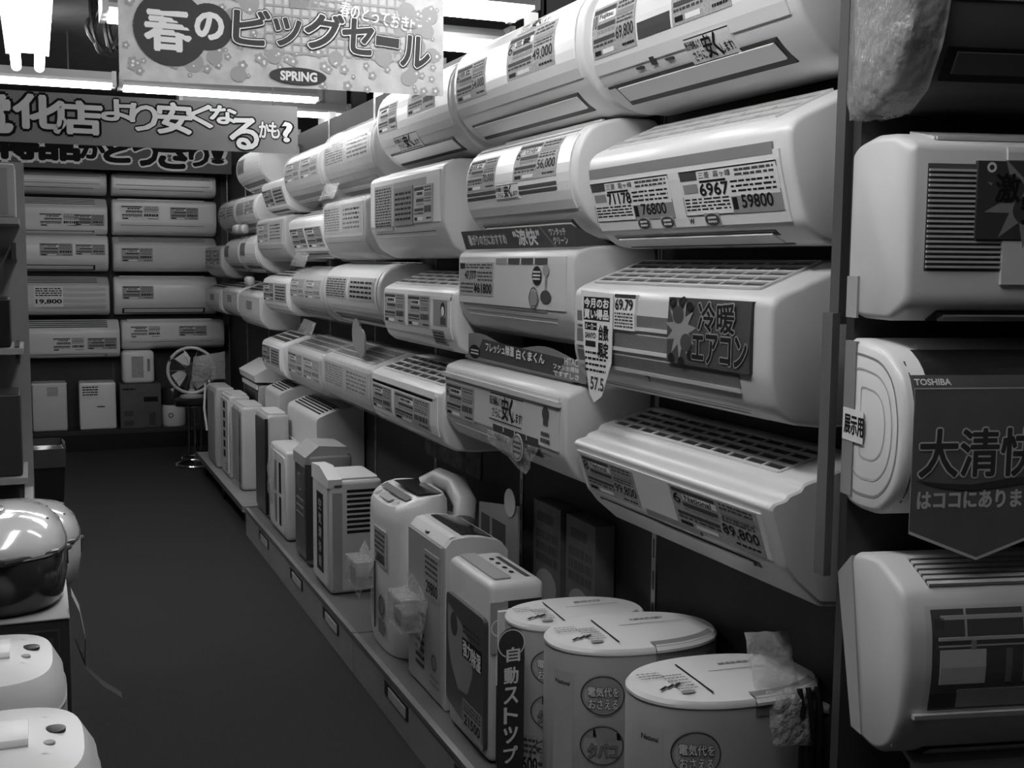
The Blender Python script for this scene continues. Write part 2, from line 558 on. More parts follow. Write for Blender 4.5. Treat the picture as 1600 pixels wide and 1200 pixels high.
class AC:
    def __init__(s, label, loc, rz, W, H, D, typ, m=None, group=None, grille=True, panel=True, nslat=4, cells=0, slot=None, outlet=True, gback=None, lv=(.12, .75)):
        s.t = thing('air_conditioner', label, 'air conditioner', loc, rz, group)
        T = TYPES[typ]
        s.W, s.H, s.D = W, H, D
        m = m or WHITE
        s.m = m
        P = [(d * D, z * H) for d, z in T['p']]
        s.prof = fillet(P, T['r'], 3)
        c = (sum(p[0] for p in s.prof) / len(s.prof), sum(p[1] for p in s.prof) / len(s.prof))
        s.c = c
        b = MB()
        R = 0.012
        rings = []
        for u, ins in ((0, R), (R * .3, R * .4), (R, 0), (W - R, 0), (W - R * .3, R * .4), (W, R)):
            rings.append([(u, -(p[0] if p[0] < 0.002 else c[0] + (p[0] - c[0]) * (1 - ins / (D * .5))), c[1] + (p[1] - c[1]) * (1 - ins / (H * .5))) for p in s.prof])
        b.loft(rings)
        b.build('body', m, s.t, True, 22 if typ == 'step' else 40)
        sc = lambda q: (q[0] * D, q[1] * H)
        if panel:
            za, zb = T['pan']
            s.strip('front_panel', 0.02, W - 0.03, za * H, zb * H, 0.004, m, 8)
        if grille:
            A, B = sc(T['top'][0]), sc(T['top'][1])
            g = s.patch('intake_grille', A, B, 0.05, W - 0.09, 0.0012, gback or DARK)
            n = nslat
            first = None
            for k in range(n + 1):
                f = k / n
                q = (A[0] + (B[0] - A[0]) * f, A[1] + (B[1] - A[1]) * f)
                nx, nz = s.nrm(A, B)
                hw = 0.0042
                ex, ez = (B[0] - A[0]), (B[1] - A[1])
                L = math.hypot(ex, ez)
                ex, ez = ex / L * hw, ez / L * hw
                if first is None:
                    sb = MB()
                    pts = [(-ex, -ez), (ex, ez), (ex + nx * .005, ez + nz * .005), (-ex + nx * .005, -ez + nz * .005)]
                    sb.loft([[(u, -p[0], p[1]) for p in pts] for u in (0.05, W - 0.09)])
                    first = sb.build('slat', m, g)
                    first.location = (0, -q[0], q[1])
                else:
                    copy_of(first, g, (0, -q[0], q[1]))
            if cells:
                nx, nz = s.nrm(A, B)
                pts = [A, B, (B[0] + nx * .0045, B[1] + nz * .0045), (A[0] + nx * .0045, A[1] + nz * .0045)]
                rib = MB().loft([[(uu, -p[0], p[1]) for p in pts] for uu in (-.003, .003)]).build('rib', m, g)
                rib.location = (0.05, 0, 0)
                for k in range(1, cells + 1):
                    copy_of(rib, g, (0.05 + (W - 0.14) * k / cells, 0, 0))
        if outlet:
            A, B = sc(T['out'][0]), sc(T['out'][1])
            s.patch('air_outlet', A, B, 0.06, W - 0.1, 0.0015, BLACK)
            mid = (A[0] * (1 - lv[0]) + B[0] * lv[0], A[1] * (1 - lv[0]) + B[1] * lv[0])
            end = (A[0] * (1 - lv[1]) + B[0] * lv[1], A[1] * (1 - lv[1]) + B[1] * lv[1])
            s.patch('louver', mid, end, 0.075, W - 0.115, 0.006, m, 0.004)

    def nrm(s, A, B):
        ex, ez = B[0] - A[0], B[1] - A[1]
        L = math.hypot(ex, ez) or 1
        return (-ez / L, ex / L) if (-ez / L) * (A[0] - s.c[0]) + (ex / L) * (A[1] - s.c[1]) > 0 else (ez / L, -ex / L)

    def patch(s, name, A, B, u0, u1, off, m, th=None, parent=None):
        nx, nz = s.nrm(A, B)
        th = th or off + 0.002
        pts = [(A[0] + nx * (off - th), A[1] + nz * (off - th)), (B[0] + nx * (off - th), B[1] + nz * (off - th)),
               (B[0] + nx * off, B[1] + nz * off), (A[0] + nx * off, A[1] + nz * off)]
        return MB().loft([[(u, -p[0], p[1]) for p in pts] for u in (u0, u1)]).build(name, m, parent or s.t)

    def fd(s, z):
        z = min(max(z, 0.001), s.H - 0.001)
        best = 0
        P = s.prof
        for i in range(len(P)):
            a, b = P[i], P[(i + 1) % len(P)]
            if (a[1] - z) * (b[1] - z) <= 0 and abs(a[1] - b[1]) > 1e-9:
                d = a[0] + (b[0] - a[0]) * (z - a[1]) / (b[1] - a[1])
                best = max(best, d)
        return best

    def strip(s, name, u0, u1, z0, z1, off, m, n=6, parent=None, skew=0.0):
        b = MB()
        rows = [[], [], [], []]
        for k in range(n + 1):
            z = z0 + (z1 - z0) * k / n
            d = s.fd(z)
            sh = skew * (k / n)
            rows[0].append((u0 + sh, -(d - 0.003), z))
            rows[1].append((u0 + sh, -(d + off), z))
            rows[2].append((u1 + sh, -(d + off), z))
            rows[3].append((u1 + sh, -(d - 0.003), z))
        b.grid(rows)
        for k in (0, n):
            o = len(b.v)
            b.v += [rows[i][k] for i in range(4)]
            b.face((o, o + 1, o + 2, o + 3) if k else (o + 3, o + 2, o + 1, o))
        return b.build(name, m, parent or s.t)

    def map(s, u0, z0, off):
        return lambda x, y, l: (u0 + x, -(s.fd(z0 + y) + off + l * EPS), z0 + y)

    def card(s, u, z, w, h, style='spec', brand=None, price=None, num=None, base=None, off=0.0052, name='price_card'):
        c = s.strip(name, u, u + w, z, z + h, off, base or CARDB, 5)
        p = Print()
        rnd = random.Random(int(u * 1000) + int(z * 777) + int(w * 991))
        if style == 'spec':
            p.rect(0.03 * w, .86 * h, .55 * w, .95 * h, 1)
            p.lines(.6 * w, .8 * h, .96 * w, .97 * h, 2, 1, 1, .5, rnd)
            p.rect(.16 * w, .7 * h, .56 * w, .85 * h, 2)
            if brand:
                p.text(brand, .18 * w, .71 * h, .5 * w, .84 * h, 0, 2, .02)
            else:
                p.lines(.18 * w, .71 * h, .5 * w, .84 * h, 1, 0, 2, .7, rnd)
            p.rect(.14 * w, .55 * h, .56 * w, .64 * h, 1)
            if num:
                p.text(num, .03 * w, .58 * h, .12 * w, .84 * h, 0, 2, .0)
            p.rect(.6 * w, .68 * h, .97 * w, .78 * h, 3)
            p.lines(.14 * w, .43 * h, .56 * w, .54 * h, 1, 3, 1, .6, rnd)
            p.rect(.04 * w, .3 * h, .55 * w, .38 * h, 1)
            p.lines(.04 * w, .18 * h, .55 * w, .3 * h, 1, 1, 1, .4, rnd)
            p.rect(.05 * w, .05 * h, .2 * w, .14 * h, 0)
            p.rect(.24 * w, .05 * h, .5 * w, .14 * h, 2)
            p.lines(.6 * w, .52 * h, .95 * w, .66 * h, 2, 1, 1, .5, rnd)
            if price:
                p.text(price, .58 * w, .2 * h, .97 * w, .48 * h, 0, 2, .01)
            else:
                p.lines(.6 * w, .22 * h, .96 * w, .46 * h, 1, 1, 2, .75, rnd)
            p.lines(.7 * w, .06 * h, .96 * w, .14 * h, 1, 0, 1, .6, rnd)
        elif style == 'hand':
            p.rect(0, .97 * h, w, h, 0)
            p.rect(0, 0, w, .02 * h, 0)
            p.rect(0, 0, .006 * w, h, 0)
            p.rect(.994 * w, 0, w, h, 0)
            p.rect(.01 * w, .78 * h, .2 * w, .97 * h, 1)
            p.text('三菱', .22 * w, .8 * h, .34 * w, .94 * h, 0, 2, .0)
            p.text('霧ヶ峰', .38 * w, .8 * h, .56 * w, .94 * h, 0, 2, .0)
            p.rect(.22 * w, .71 * h, .5 * w, .76 * h, 0)
            p.lines(.6 * w, .76 * h, .97 * w, .95 * h, 2, 1, 1, .5, rnd)
            p.lines(.54 * w, .42 * h, .97 * w, .72 * h, 3, 0, 1, .4, rnd)
            p.rect(.03 * w, .5 * h, .19 * w, .7 * h, 3)
            p.lines(.02 * w, .1 * h, .5 * w, .4 * h, 4, 0, 1, .45, rnd)
            if num:
                p.text(num, .21 * w, .42 * h, .52 * w, .7 * h, 0, 3, .02)
            p.rect(.52 * w, .0, w, .36 * h, 3)
            p.rect(.53 * w, .08 * h, .58 * w, .34 * h, 0, 2)
            p.text(price, .62 * w, .1 * h, .92 * w, .38 * h, 0, 3, .02)
        elif style == 'cheap':
            p.rect(.03 * w, .93 * h, w, .97 * h, 0)
            p.rect(.0, .03 * h, .95 * w, .07 * h, 0)
            p.text('表示価格より', .02 * w, .55 * h, .36 * w, .86 * h, 0, 2, .01)
            p.text('さらに', .1 * w, .16 * h, .36 * w, .48 * h, 0, 2, .01)
            p.star(.5 * w, .5 * h, .3 * h, .46 * h, 12, 4, 1)
            p.text('安', .385 * w, .14 * h, .58 * w, .9 * h, 0, 2, .022)
            p.text('く', .61 * w, .14 * h, .7 * w, .9 * h, 0, 2, .05)
            p.text('します!', .71 * w, .18 * h, .97 * w, .5 * h, 0, 2, .02)
        elif style == 'note':
            p.lines(.06 * w, .08 * h, .94 * w, .94 * h, max(4, int(h / .012)), 1, 1, .55, rnd)
            if price:
                p.rect(.04 * w, .04 * h, .96 * w, .4 * h, 3, 1)
                p.text(price, .08 * w, .1 * h, .92 * w, .36 * h, 0, 3, .02)
        elif style == 'dark':
            p.lines(.08 * w, .1 * h, .92 * w, .9 * h, max(4, int(h / .02)), 0, 1, .45, rnd)
        p.build('print', INKS, c, s.map(u, z, off))
        return c

    def wrap(s, u0=None, u1=None, off=0.006):
        u0, u1 = (-0.004 if u0 is None else u0), (s.W + 0.004 if u1 is None else u1)
        rnd = random.Random(int(s.t.location.y * 100))
        b = MB()
        rings = []
        N = 12
        for k in range(N + 1):
            u = u0 + (u1 - u0) * k / N
            ring = []
            for p in s.prof:
                k2 = (off + rnd.uniform(0, .004))
                dx, dz = p[0] - s.c[0], p[1] - s.c[1]
                L = math.hypot(dx, dz) or 1
                ring.append((u, -max(0.001, p[0] + dx / L * k2), p[1] + dz / L * k2))
            rings.append(ring)
        b.loft(rings, False)
        return b.build('plastic_wrap', FILM, s.t, True, 80)


RZR = -PI / 2


def right(label, y0, y1, z0, H, D, typ, **k):
    """unit on the display wall between y0 (near) and y1 (far)"""
    return AC(label, (XW - 0.001, y1, z0), RZR, y1 - y0, H, D, typ, group='air conditioners on the display wall', **k)


# --- column next to the upright (nearest)
a = right('white rounded air conditioner priced 69,800, top row beside the upright', 1.75, 2.56, 1.865, .31, .245, 'round')
a.card(.03, .115, .21, .115, 'spec', 'Fujitsu', '69,800', '10')
a.card(.40, .125, .22, .12, 'spec', None, None, '6')
a.strip('display_label', .25, .39, .125, .16, .0052, INKG, 2)
a.card(.42, .045, .17, .052, 'cheap', base=PAPER)
for u in (.2, .27, .33):
    a.strip('badge', u, u + (.018 if u == .27 else .03), .07, .085 if u == .27 else .074, .0056, INKG, 1)
a.strip('panel_gap', .03, .68, .068 - .018, .070 - .016, .0046, BLACK, 1)

a = right('white air conditioner with 76800 and 59800 price cards, second row beside the upright', 1.75, 2.565, 1.54, .295, .24, 'slant', cells=6, nslat=3, gback=GREY)
a.strip('panel_recess', .015, .765, .163, .185, .0046, MID, 2)
a.card(.015, .062, .37, .09, 'hand', None, '76800', '71178', PAPER)
a.card(.43, .062, .345, .09, 'hand', None, '59800', '6967', PAPER)
for u in (.215, .32, .50):
    c = a.strip('sticker', u, u + .055, .04, .066, .0062, GREY, 2)
    p = Print()
    p.disc(.0275, .013, .027, .012, 1, 1)
    p.lines(.012, .005, .044, .021, 2, 2, 2, .5)
    p.build('print', INKS, c, a.map(u, .04, .0062))
p = Print()
p.text('W', 0, 0, .02, .012, 0, 1, .02)
p.build('print', INKS, a.t, a.map(.435, .046, .0045))

a = right('square air conditioner with dark cooling-heating poster, third row beside the upright', 1.77, 2.61, 1.2, .315, .25, 'square', m=IVORY, cells=9, panel=False, nslat=5)
for z0, z1 in ((.165, .19), (.115, .147), (.068, .096)):
    bnd = a.strip('mesh_band', .03, .74, z0, z1, .0025, mat('perforated_mesh', 0.13, .6, .3, .5, 700), 1)
    a.strip('band_lip', .03, .74, z0 - .008, z0, .006, IVORY, 1)
pc = a.strip('poster', .48, .785, .10, .235, .0085, mat('dark_poster', 0.05, .6, .3), 2)
p = Print()
p.star(.055, .07, .032, .062, 11, 3, 1, .1)
p.disc(.045, .1, .022, .018, 1, 2)
p.disc(.078, .045, .022, .018, 1, 2)
for cx, cy in ((.02, .125), (.06, .128), (.09, .118), (.02, .01), (.06, .005), (.095, .02)):
    p.disc(cx, cy, .012, .01, 0, 2)
p.outlined('冷暖', .125, .072, .255, .128, 0, 3, 3, .02, .06)
p.outlined('エアコン', .105, .01, .298, .066, 0, 3, 3, .03, .07)
p.build('print', INKS, pc, a.map(.48, .10, .0085))
pc = a.strip('price_card', .235, .335, .155, .235, .0085, PAPER, 2)
p = Print()
p.rect(0, .074, .1, .08, 0)
p.text('69.79', .008, .044, .092, .07, 0, 2, .02)
p.lines(.006, .004, .094, .04, 5, 1, 1, .55)
p.build('print', INKS, pc, a.map(.235, .155, .0085))
a.strip('receiver_dot', .36, .376, .048, .06, .004, MID, 1)

a = right('white stepped-top air conditioner priced 89,800, bottom row beside the upright', 1.76, 2.605, .855, .285, .25, 'step', cells=11, nslat=4)
a.card(.04, .095, .27, .088, 'spec', 'National', '99,800', '8')
a.card(.475, .098, .325, .088, 'spec', 'National', '89,800', '6')
a.strip('brand_arc', .33, .56, .087, .101, .005, MID, 2)

# --- second column
a = right('long white rounded air conditioner priced 49,000, top row second from the upright', 2.6, 3.53, 1.875, .31, .245, 'round')
a.card(.04, .12, .25, .105, 'spec', '日立', '54,000', '6')
a.card(.46, .13, .32, .115, 'spec', '三菱', '49,000', '6')
a.card(.5, .248, .22, .03, 'cheap', base=PAPER)
a = right('white ribbed air conditioner priced 56,000, second row second from the upright', 2.63, 3.43, 1.562, .305, .24, 'round', grille=True)
a.card(.03, .155, .23, .095, 'spec', '日立', '70,000', '8')
a.card(.40, .165, .29, .1, 'spec', 'TOSHIBA', '56,000', '6')
for z in (.128, .142):
    a.strip('trim_bar', .03, .27, z, z + .009, .0055, INKG, 1)
    a.strip('trim_bar', .43, .69, z, z + .009, .0055, INKG, 1)
a.card(.27, .12, .17, .042, 'cheap', base=PAPER, off=.006)
for z in (.262, .274, .286):
    a.strip('top_rib', .03, .75, z, z + .006, .004, WHITE, 1)
a = right('air conditioner with 61800 price card and round stickers, third row second from upright', 2.65, 3.5, 1.285, .268, .235, 'box', m=IVORY)
pc = a.card(.03, .12, .29, .1, 'none')
p = Print()
p.rect(.005, .08, .05, .097, 0)
p.lines(.06, .08, .28, .097, 2, 1, 1, .5)
p.lines(.16, .042, .28, .075, 3, 1, 1, .5)
p.lines(.01, .005, .12, .04, 3, 1, 1, .5)
p.text('47,777', .05, .045, .15, .075, 0, 4, .02)
p.text('¥61800', .13, .008, .28, .038, 0, 4, .03)
p.build('print', INKS, pc, a.map(.03, .12, .0052))
for k in range(4):
    a.strip('feature_label', .34 + k * .095, .42 + k * .095, .215, .232, .0055, INKG if k else INKM, 1)
p = Print()
p.disc(.64, .185 - .06, .032, .026, 0, 1)
p.lines(.615, .112, .665, .14, 3, 2, 2, .5)
p.disc(.70, .125 + .015, .02, .016, 3, 1)
p.rect(.695, .08, .705, .125, 3, 1)
p.disc(.70, .07, .035, .018, 1, 1)
p.disc(.62, .065, .035, .02, 3, 1)
p.ring(.62, .065, .026, .03, 1, 2)
p.build('print', INKS, a.t, a.map(0, .06, .0055))
a.strip('trim_bar', .05, .7, .088, .102, .002, MID, 1)
a = right('air conditioner with large bargain card and grey label grid, bottom row second from upright', 2.66, 3.6, .925, .268, .245, 'box', m=IVORY)
a.strip('front_lip', .0, .92, .212, .226, .012, IVORY, 1)
a.card(.03, .09, .26, .105, 'spec', None, None, '6')
a.card(.42, .12, .26, .085, 'cheap', base=IVORY)
for r_ in range(2):
    for c_ in range(4):
        a.strip('feature_label', .45 + c_ * .085, .525 + c_ * .085, .088 - r_ * .028, .111 - r_ * .028, .0055, INKG, 1)
p = Print()
p.disc(.83, .1, .022, .02, 1, 1)
p.rect(.815, .07, .845, .095, 1, 1)
p.lines(.8, .02, .86, .055, 2, 1, 1, .6)
p.build('print', INKS, a.t, a.map(0, .085, .0055))

# --- third column
a = right('rounded air conditioner with small bargain card, top row third from the upright', 3.56, 4.44, 1.86, .31, .24, 'round')
a.card(.04, .13, .24, .1, 'spec')
a.card(.42, .155, .3, .105, 'spec')
a.card(.2, .052, .28, .05, 'cheap', base=PAPER, off=.006)
a = right('air conditioner with three tall price notes, second row third from the upright', 3.6, 4.49, 1.52, .325, .25, 'box', panel=True)
a.strip('panel_recess', .33, .72, .12, .27, .0046, GREY, 3)
a.card(.08, .1, .24, .17, 'note', None, None)
a.card(.345, .115, .23, .135, 'dark', base=MID, off=.007)
a.card(.59, .12, .2, .125, 'spec', base=PALE, off=.007)
a = right('glossy air conditioner with a portrait sticker, third row third from the upright', 3.52, 4.34, 1.2, .275, .24, 'square', cells=6)
a.strip('gloss_band', .02, .79, .182, .205, .005, WHITE, 1)
a.card(.03, .08, .26, .11, 'spec')
a.card(.33, .08, .25, .11, 'spec')
pc = a.strip('portrait_sticker', .62, .76, .095, .18, .0055, INKM, 2)
p = Print()
p.disc(.1, .055, .024, .024, 0, 1)
p.disc(.1, .05, .015, .016, 2, 2)
p.rect(.075, .005, .13, .03, 1, 1)
p.build('print', INKS, pc, a.map(.62, .095, .0055))
a.card(.6, .03, .12, .05, 'dark', base=MID)
a = right('air conditioner with shining top bar and handwritten price, bottom row third from upright', 3.62, 4.48, .87, .27, .25, 'square', cells=7)
a.strip('gloss_band', .02, .8, .178, .2, .006, WHITE, 1)
a.strip('panel_recess', .03, .78, .166, .178, .004, DARK, 1)
a.card(.03, .07, .26, .09, 'spec')
a.card(.33, .06, .42, .1, 'spec')

# --- columns four to nine
far = [
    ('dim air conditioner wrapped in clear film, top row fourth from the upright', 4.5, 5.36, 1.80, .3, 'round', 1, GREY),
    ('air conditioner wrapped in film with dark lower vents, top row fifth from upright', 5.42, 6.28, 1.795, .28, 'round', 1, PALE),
    ('small air conditioner with dark card, top row sixth from the upright', 6.3, 6.95, 1.77, .24, 'slant', 0, WHITE),
    ('film-wrapped air conditioner left of the dark-card unit, top row', 7.18, 7.9, 1.70, .235, 'round', 1, WHITE),
    ('farthest air conditioner of the top row beside the back wall units', 7.93, 8.68, 1.69, .25, 'round', 1, IVORY),
    ('clean white air conditioner raised above the top row at the far end', 6.98, 7.85, 1.945, .27, 'round', 0, WHITE),
    ('film-wrapped air conditioner with dark card, second row fourth from the upright', 4.62, 5.36, 1.515, .27, 'box', 1, IVORY),
    ('air conditioner with recessed top band, second row fifth from the upright', 5.38, 6.18, 1.52, .262, 'slant', 0, WHITE),
    ('air conditioner in a loose clear bag, second row sixth from the upright', 6.28, 7.1, 1.505, .255, 'box', 1, IVORY),
    ('rounded air conditioner under small hanging packages, second row seventh from upright', 7.14, 7.78, 1.43, .255, 'round', 0, WHITE),
    ('rounded air conditioner, second row eighth from the upright', 7.8, 8.45, 1.43, .24, 'round', 0, IVORY),
    ('film-wrapped air conditioner, second row farthest from the upright', 8.58, 9.4, 1.38, .24, 'box', 1, IVORY),
    ('smooth rounded air conditioner with wide card, third row fourth from the upright', 4.43, 5.36, 1.225, .275, 'round', 0, IVORY),
    ('air conditioner in crumpled clear film, third row fifth from the upright', 5.38, 6.16, 1.215, .26, 'round', 1, IVORY),
    ('angular air conditioner with dark slit, third row sixth from the upright', 6.18, 6.92, 1.21, .255, 'square', 0, WHITE),
    ('bulging air conditioner with curved front, third row seventh from the upright', 7.0, 7.8, 1.09, .28, 'square', 0, IVORY),
    ('plain angular air conditioner, third row eighth from the upright', 7.84, 8.55, 1.12, .25, 'square', 0, IVORY),
    ('plain angular air conditioner, third row farthest from the upright', 8.66, 9.45, 1.11, .24, 'square', 0, IVORY),
    ('film-wrapped air conditioner below the round discs, bottom row fourth from upright', 4.52, 5.38, .87, .265, 'square', 1, IVORY),
    ('air conditioner in a torn clear bag, bottom row fifth from the upright', 5.4, 6.22, .85, .265, 'square', 1, IVORY),
    ('box-shaped air conditioner with sharp top edge, bottom row sixth from the upright', 6.4, 6.98, .845, .255, 'square', 0, WHITE),
]
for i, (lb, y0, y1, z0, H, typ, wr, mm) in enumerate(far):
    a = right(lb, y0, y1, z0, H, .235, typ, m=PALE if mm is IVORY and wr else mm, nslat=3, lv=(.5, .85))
    W = y1 - y0
    zc = {'round': .42, 'slant': .2, 'box': .42, 'square': .28}[typ] * H
    hc = {'round': .34, 'slant': .36, 'box': .42, 'square': .38}[typ] * H
    if i in (5, 9, 10):
        a.card(.06 * W, zc, .3 * W, hc, 'note')
    elif i in (15, 16, 17):
        a.card(.35 * W, zc + .03, .3 * W, hc * .6, 'note', base=mm)
    else:
        a.card(.04 * W, zc, .42 * W, hc * 1.05, 'spec' if i % 3 else 'note')
        a.card(.49 * W, zc, .44 * W, hc * 1.05, 'spec' if i % 2 else 'dark', base=None if i % 2 else GREY)
    if wr:
        a.wrap()

# --- back wall
NB = ('top', 'second', 'third', 'fourth', 'bottom')
rows = [(2.015, .175, 2), (1.705, .285, 3), (1.415, .285, 4), (1.07, .305, 4), (.73, .30, 5)]
for ci, (xa, xb, cn) in enumerate(((-.26, .545, 'left'), (.58, 1.385, 'right'))):
    for ri, (z0, H, ns) in enumerate(rows):
        dx = (.07 if ci == 0 else .05) if ri == 4 else 0
        if ri == 4 and ci:
            z0, H = .79, .235
        typ = (('box', 'slant', 'round', 'square', 'slant'), ('box', 'box', 'square', 'round', 'box'))[ci][ri]
        look = (('ribbed', 'white', 'glossy white', 'louvred', 'silver-topped'), ('ribbed', 'white', 'pale', 'smooth', 'white'))[ci][ri]
        a = AC('%s air conditioner on the back wall, %s column, %s of five' % (look, cn, NB[ri]), (xa + dx, YB - .021, z0), 0, xb - xa, H, .21, typ,
               group='air conditioners on the back wall', m=(IVORY if (ri + ci) % 3 == 0 else WHITE))
        W = xb - xa
        if ri == 0:
            for k in range(4):
                a.strip('rib', .03, W - .05, .05 + k * .028, .058 + k * .028, .006, MID if k % 2 else WHITE, 1)
        elif ri == 3 and ci == 0:
            for k in range(4):
                a.strip('front_louver', .3, W - .03, .06 + k * .045, .085 + k * .045, .008, PALE, 2)
            pc = a.strip('price_card', .25, .46, .07, .23, .012, PAPER, 2)
            p = Print()
            p.lines(.01, .08, .2, .15, 4, 0, 1, .5)
            p.text('19,800', .01, .02, .2, .06, 0, 2, .03)
            p.build('print', INKS, pc, a.map(.25, .07, .012))
        else:
            zc = {'round': .42, 'slant': .2, 'box': .42, 'square': .28}[typ] * H
            hc = {'round': .34, 'slant': .36, 'box': .4, 'square': .38}[typ] * H
            a.card(.06 if ci else .3, zc, .24 if ri != 1 else .3, hc, 'spec', base=PAPER if ri in (1, 4) else None)
            if ri in (1, 4) or ci == 0:
                a.card(.44 if ci else .56, zc + .01, .22, hc * .85, 'spec')

# --- end column facing the camera
GE = 'air conditioners on the end column'


def endu(label, z0, H, D, typ, **k):
    loc = PE + Vector((0, 0, z0)) + ne * 0.001
    if 'du' in k:
        loc = loc + we * k.pop('du')
    return AC(label, loc, RZE, .8, H, D, typ, group=GE, **k)


TYPES['bagged'] = dict(p=[(0, 1), (.7, 1), (1, .85), (1, .55), (.92, .3), (.72, .08), (.45, 0), (0, 0)], top=((.12, 1), (.6, 1)), out=((.88, .23), (.74, .10)), pan=(.34, .8), r=.02)
TYPES['flat'] = dict(p=[(0, .965), (.35, 1), (.7, .985), (1, .92), (1.0, .12), (.95, .07), (.72, .0), (.2, .0), (0, .03)], top=((.5, .996), (.9, .945)), out=((.93, .055), (.76, .008)), pan=(.14, .88), r=.012)
TYPES['capsule'] = dict(p=[(0, .9), (.0, 1), (.25, 1), (.68, .97), (.95, .85), (1.08, .6), (1.06, .35), (.95, .16), (.68, .02), (.2, 0), (0, .04)], top=((.3, .998), (.65, .974)), out=((.9, .13), (.72, .035)), pan=(.2, .8), r=.03)
TYPES['curved'] = dict(p=[(0, .80), (.06, .86), (.25, .96), (.62, 1), (1.02, .90), (1.12, .72), (1.14, .5), (1.08, .25), (.95, .08), (.75, .0), (.5, .0), (.33, .02)], top=((.68, .985), (.98, .91)), out=((.93, .07), (.78, .005)), pan=(.2, .8), r=.02)

DARKAC = mat('dark_grey_plastic', 0.06, .4)
a = endu('dark air conditioner bagged in crinkled plastic at the top of the end column', 1.755, .36, .215, 'bagged', m=DARKAC, panel=False)
for k in range(9):
    a.strip('front_louver', .05, .36, .15 + k * .013, .157 + k * .013, .004, MID, 1)
a.strip('end_band', .38, .42, .03, .33, .012, GREY, 6)
b = MB()
rnd = random.Random(3)
rings = []
for k in range(9):
    u = -.03 + .075 * k / 8
    ring = []
    for q in a.prof:
        dx, dz = q[0] - a.c[0], q[1] - a.c[1]
        L = math.hypot(dx, dz) or 1
        o = .006 + rnd.uniform(0, .009)
        sc_ = 1 - (.55 if k == 0 else .12 if k == 1 else 0)
        ring.append((u, -max(.001, a.c[0] + dx * sc_ + dx / L * o), a.c[1] + dz * sc_ + dz / L * o))
    rings.append(ring)
b.loft(rings, True)
b.build('plastic_bag', HEAVYBAG, a.t, True, 60)

a = endu('white louvred air conditioner with dark starburst poster on the end column', 1.415, .3, .2, 'flat', m=IVORY, panel=False, cells=5)
bar = None
for k in range(20):
    z = .085 + k * .0078
    if bar is None:
        bar = a.strip('front_louver', .03, .45, 0, .0001, .004, IVORY, 1)
        me = bar.data
        bar.data = MB().box(.03, .45, -.204, -.199, 0, .0035).build('tmp', IVORY).data
        bpy.data.objects.remove(bpy.data.objects['tmp'])
        bar.location = (0, 0, z)
    else:
        copy_of(bar, a.t, (0, 0, z))
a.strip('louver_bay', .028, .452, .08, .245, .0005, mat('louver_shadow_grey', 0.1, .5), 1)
pc = a.strip('poster', .107, .25, .13, .25, .008, mat('dark_poster', 0.05, .6, .3), 1)
p = Print()
p.star(.085, .06, .036, .075, 10, 3, 1, .25)
p.disc(.05, .078, .028, .022, 1, 2)
p.disc(.09, .045, .03, .024, 1, 2)
p.text('激', .03, .058, .07, .1, 0, 3, .03)
p.text('安', .075, .025, .115, .07, 0, 3, .03)
p.ring(.022, .11, .004, .008, 2, 2)
p.build('print', INKS, pc, a.map(.107, .13, .008))
a.card(.155, .06, .2, .068, 'none', base=PAPER, off=.006, name='paper_note')
a.card(.158, .252, .2, .02, 'none', base=PAPER, off=.004, name='paper_note')
MB().box(-.004, .0, -.04, 0, .0, .07).build('pipe_cover', GREY, a.t)
p = Print()

a = endu('air conditioner with rounded capsule end and display-only sticker on the end column', 1.09, .29, .2, 'capsule', m=WHITE, panel=False, grille=False)
a.strip('gloss_top_band', .045, .78, .243, .278, .003, GLOSSD, 4)
a.strip('name_band', .02, .78, .205, .242, .004, mat('smoked_band', 0.1, .25), 3)
p = Print()
p.text('TOSHIBA', .0, .0, .062, .010, 2, 1, .03)
p.build('print', INKS, a.t, a.map(.022, .227, .0045))
a.strip('cover_seam', .0185, .0205, .035, .262, .0015, DARK, 10)
# raised oval rings on the left end
for k, (s0, s1) in enumerate(((.80, .83), (.62, .645), (.40, .42))):
    b = MB()
    r1 = [(-.0008, -(a.c[0] + (q[0] - a.c[0]) * s1), a.c[1] + (q[1] - a.c[1]) * s1) for q in a.prof]
    r0 = [(-.0008, -(a.c[0] + (q[0] - a.c[0]) * s0), a.c[1] + (q[1] - a.c[1]) * s0) for q in a.prof]
    b.loft([r0, r1], False)
    b.build('end_ring', MID if k == 0 else PALE, a.t)
MB().box(-.003, .006, -.042, -.001, .02, .285).build('back_bracket', MID, a.t)
st = MB().box(-.0045, -.0035, -.082, -.004, .115, .170).build('sticker', PAPER, a.t)
p = Print()
p.text('展示用', .012, .010, .084, .042, 0, 1, .03)
p.build('print', INKS, st, lambda x, y, l: (-.0045 - l * EPS, -x, .117 + y))
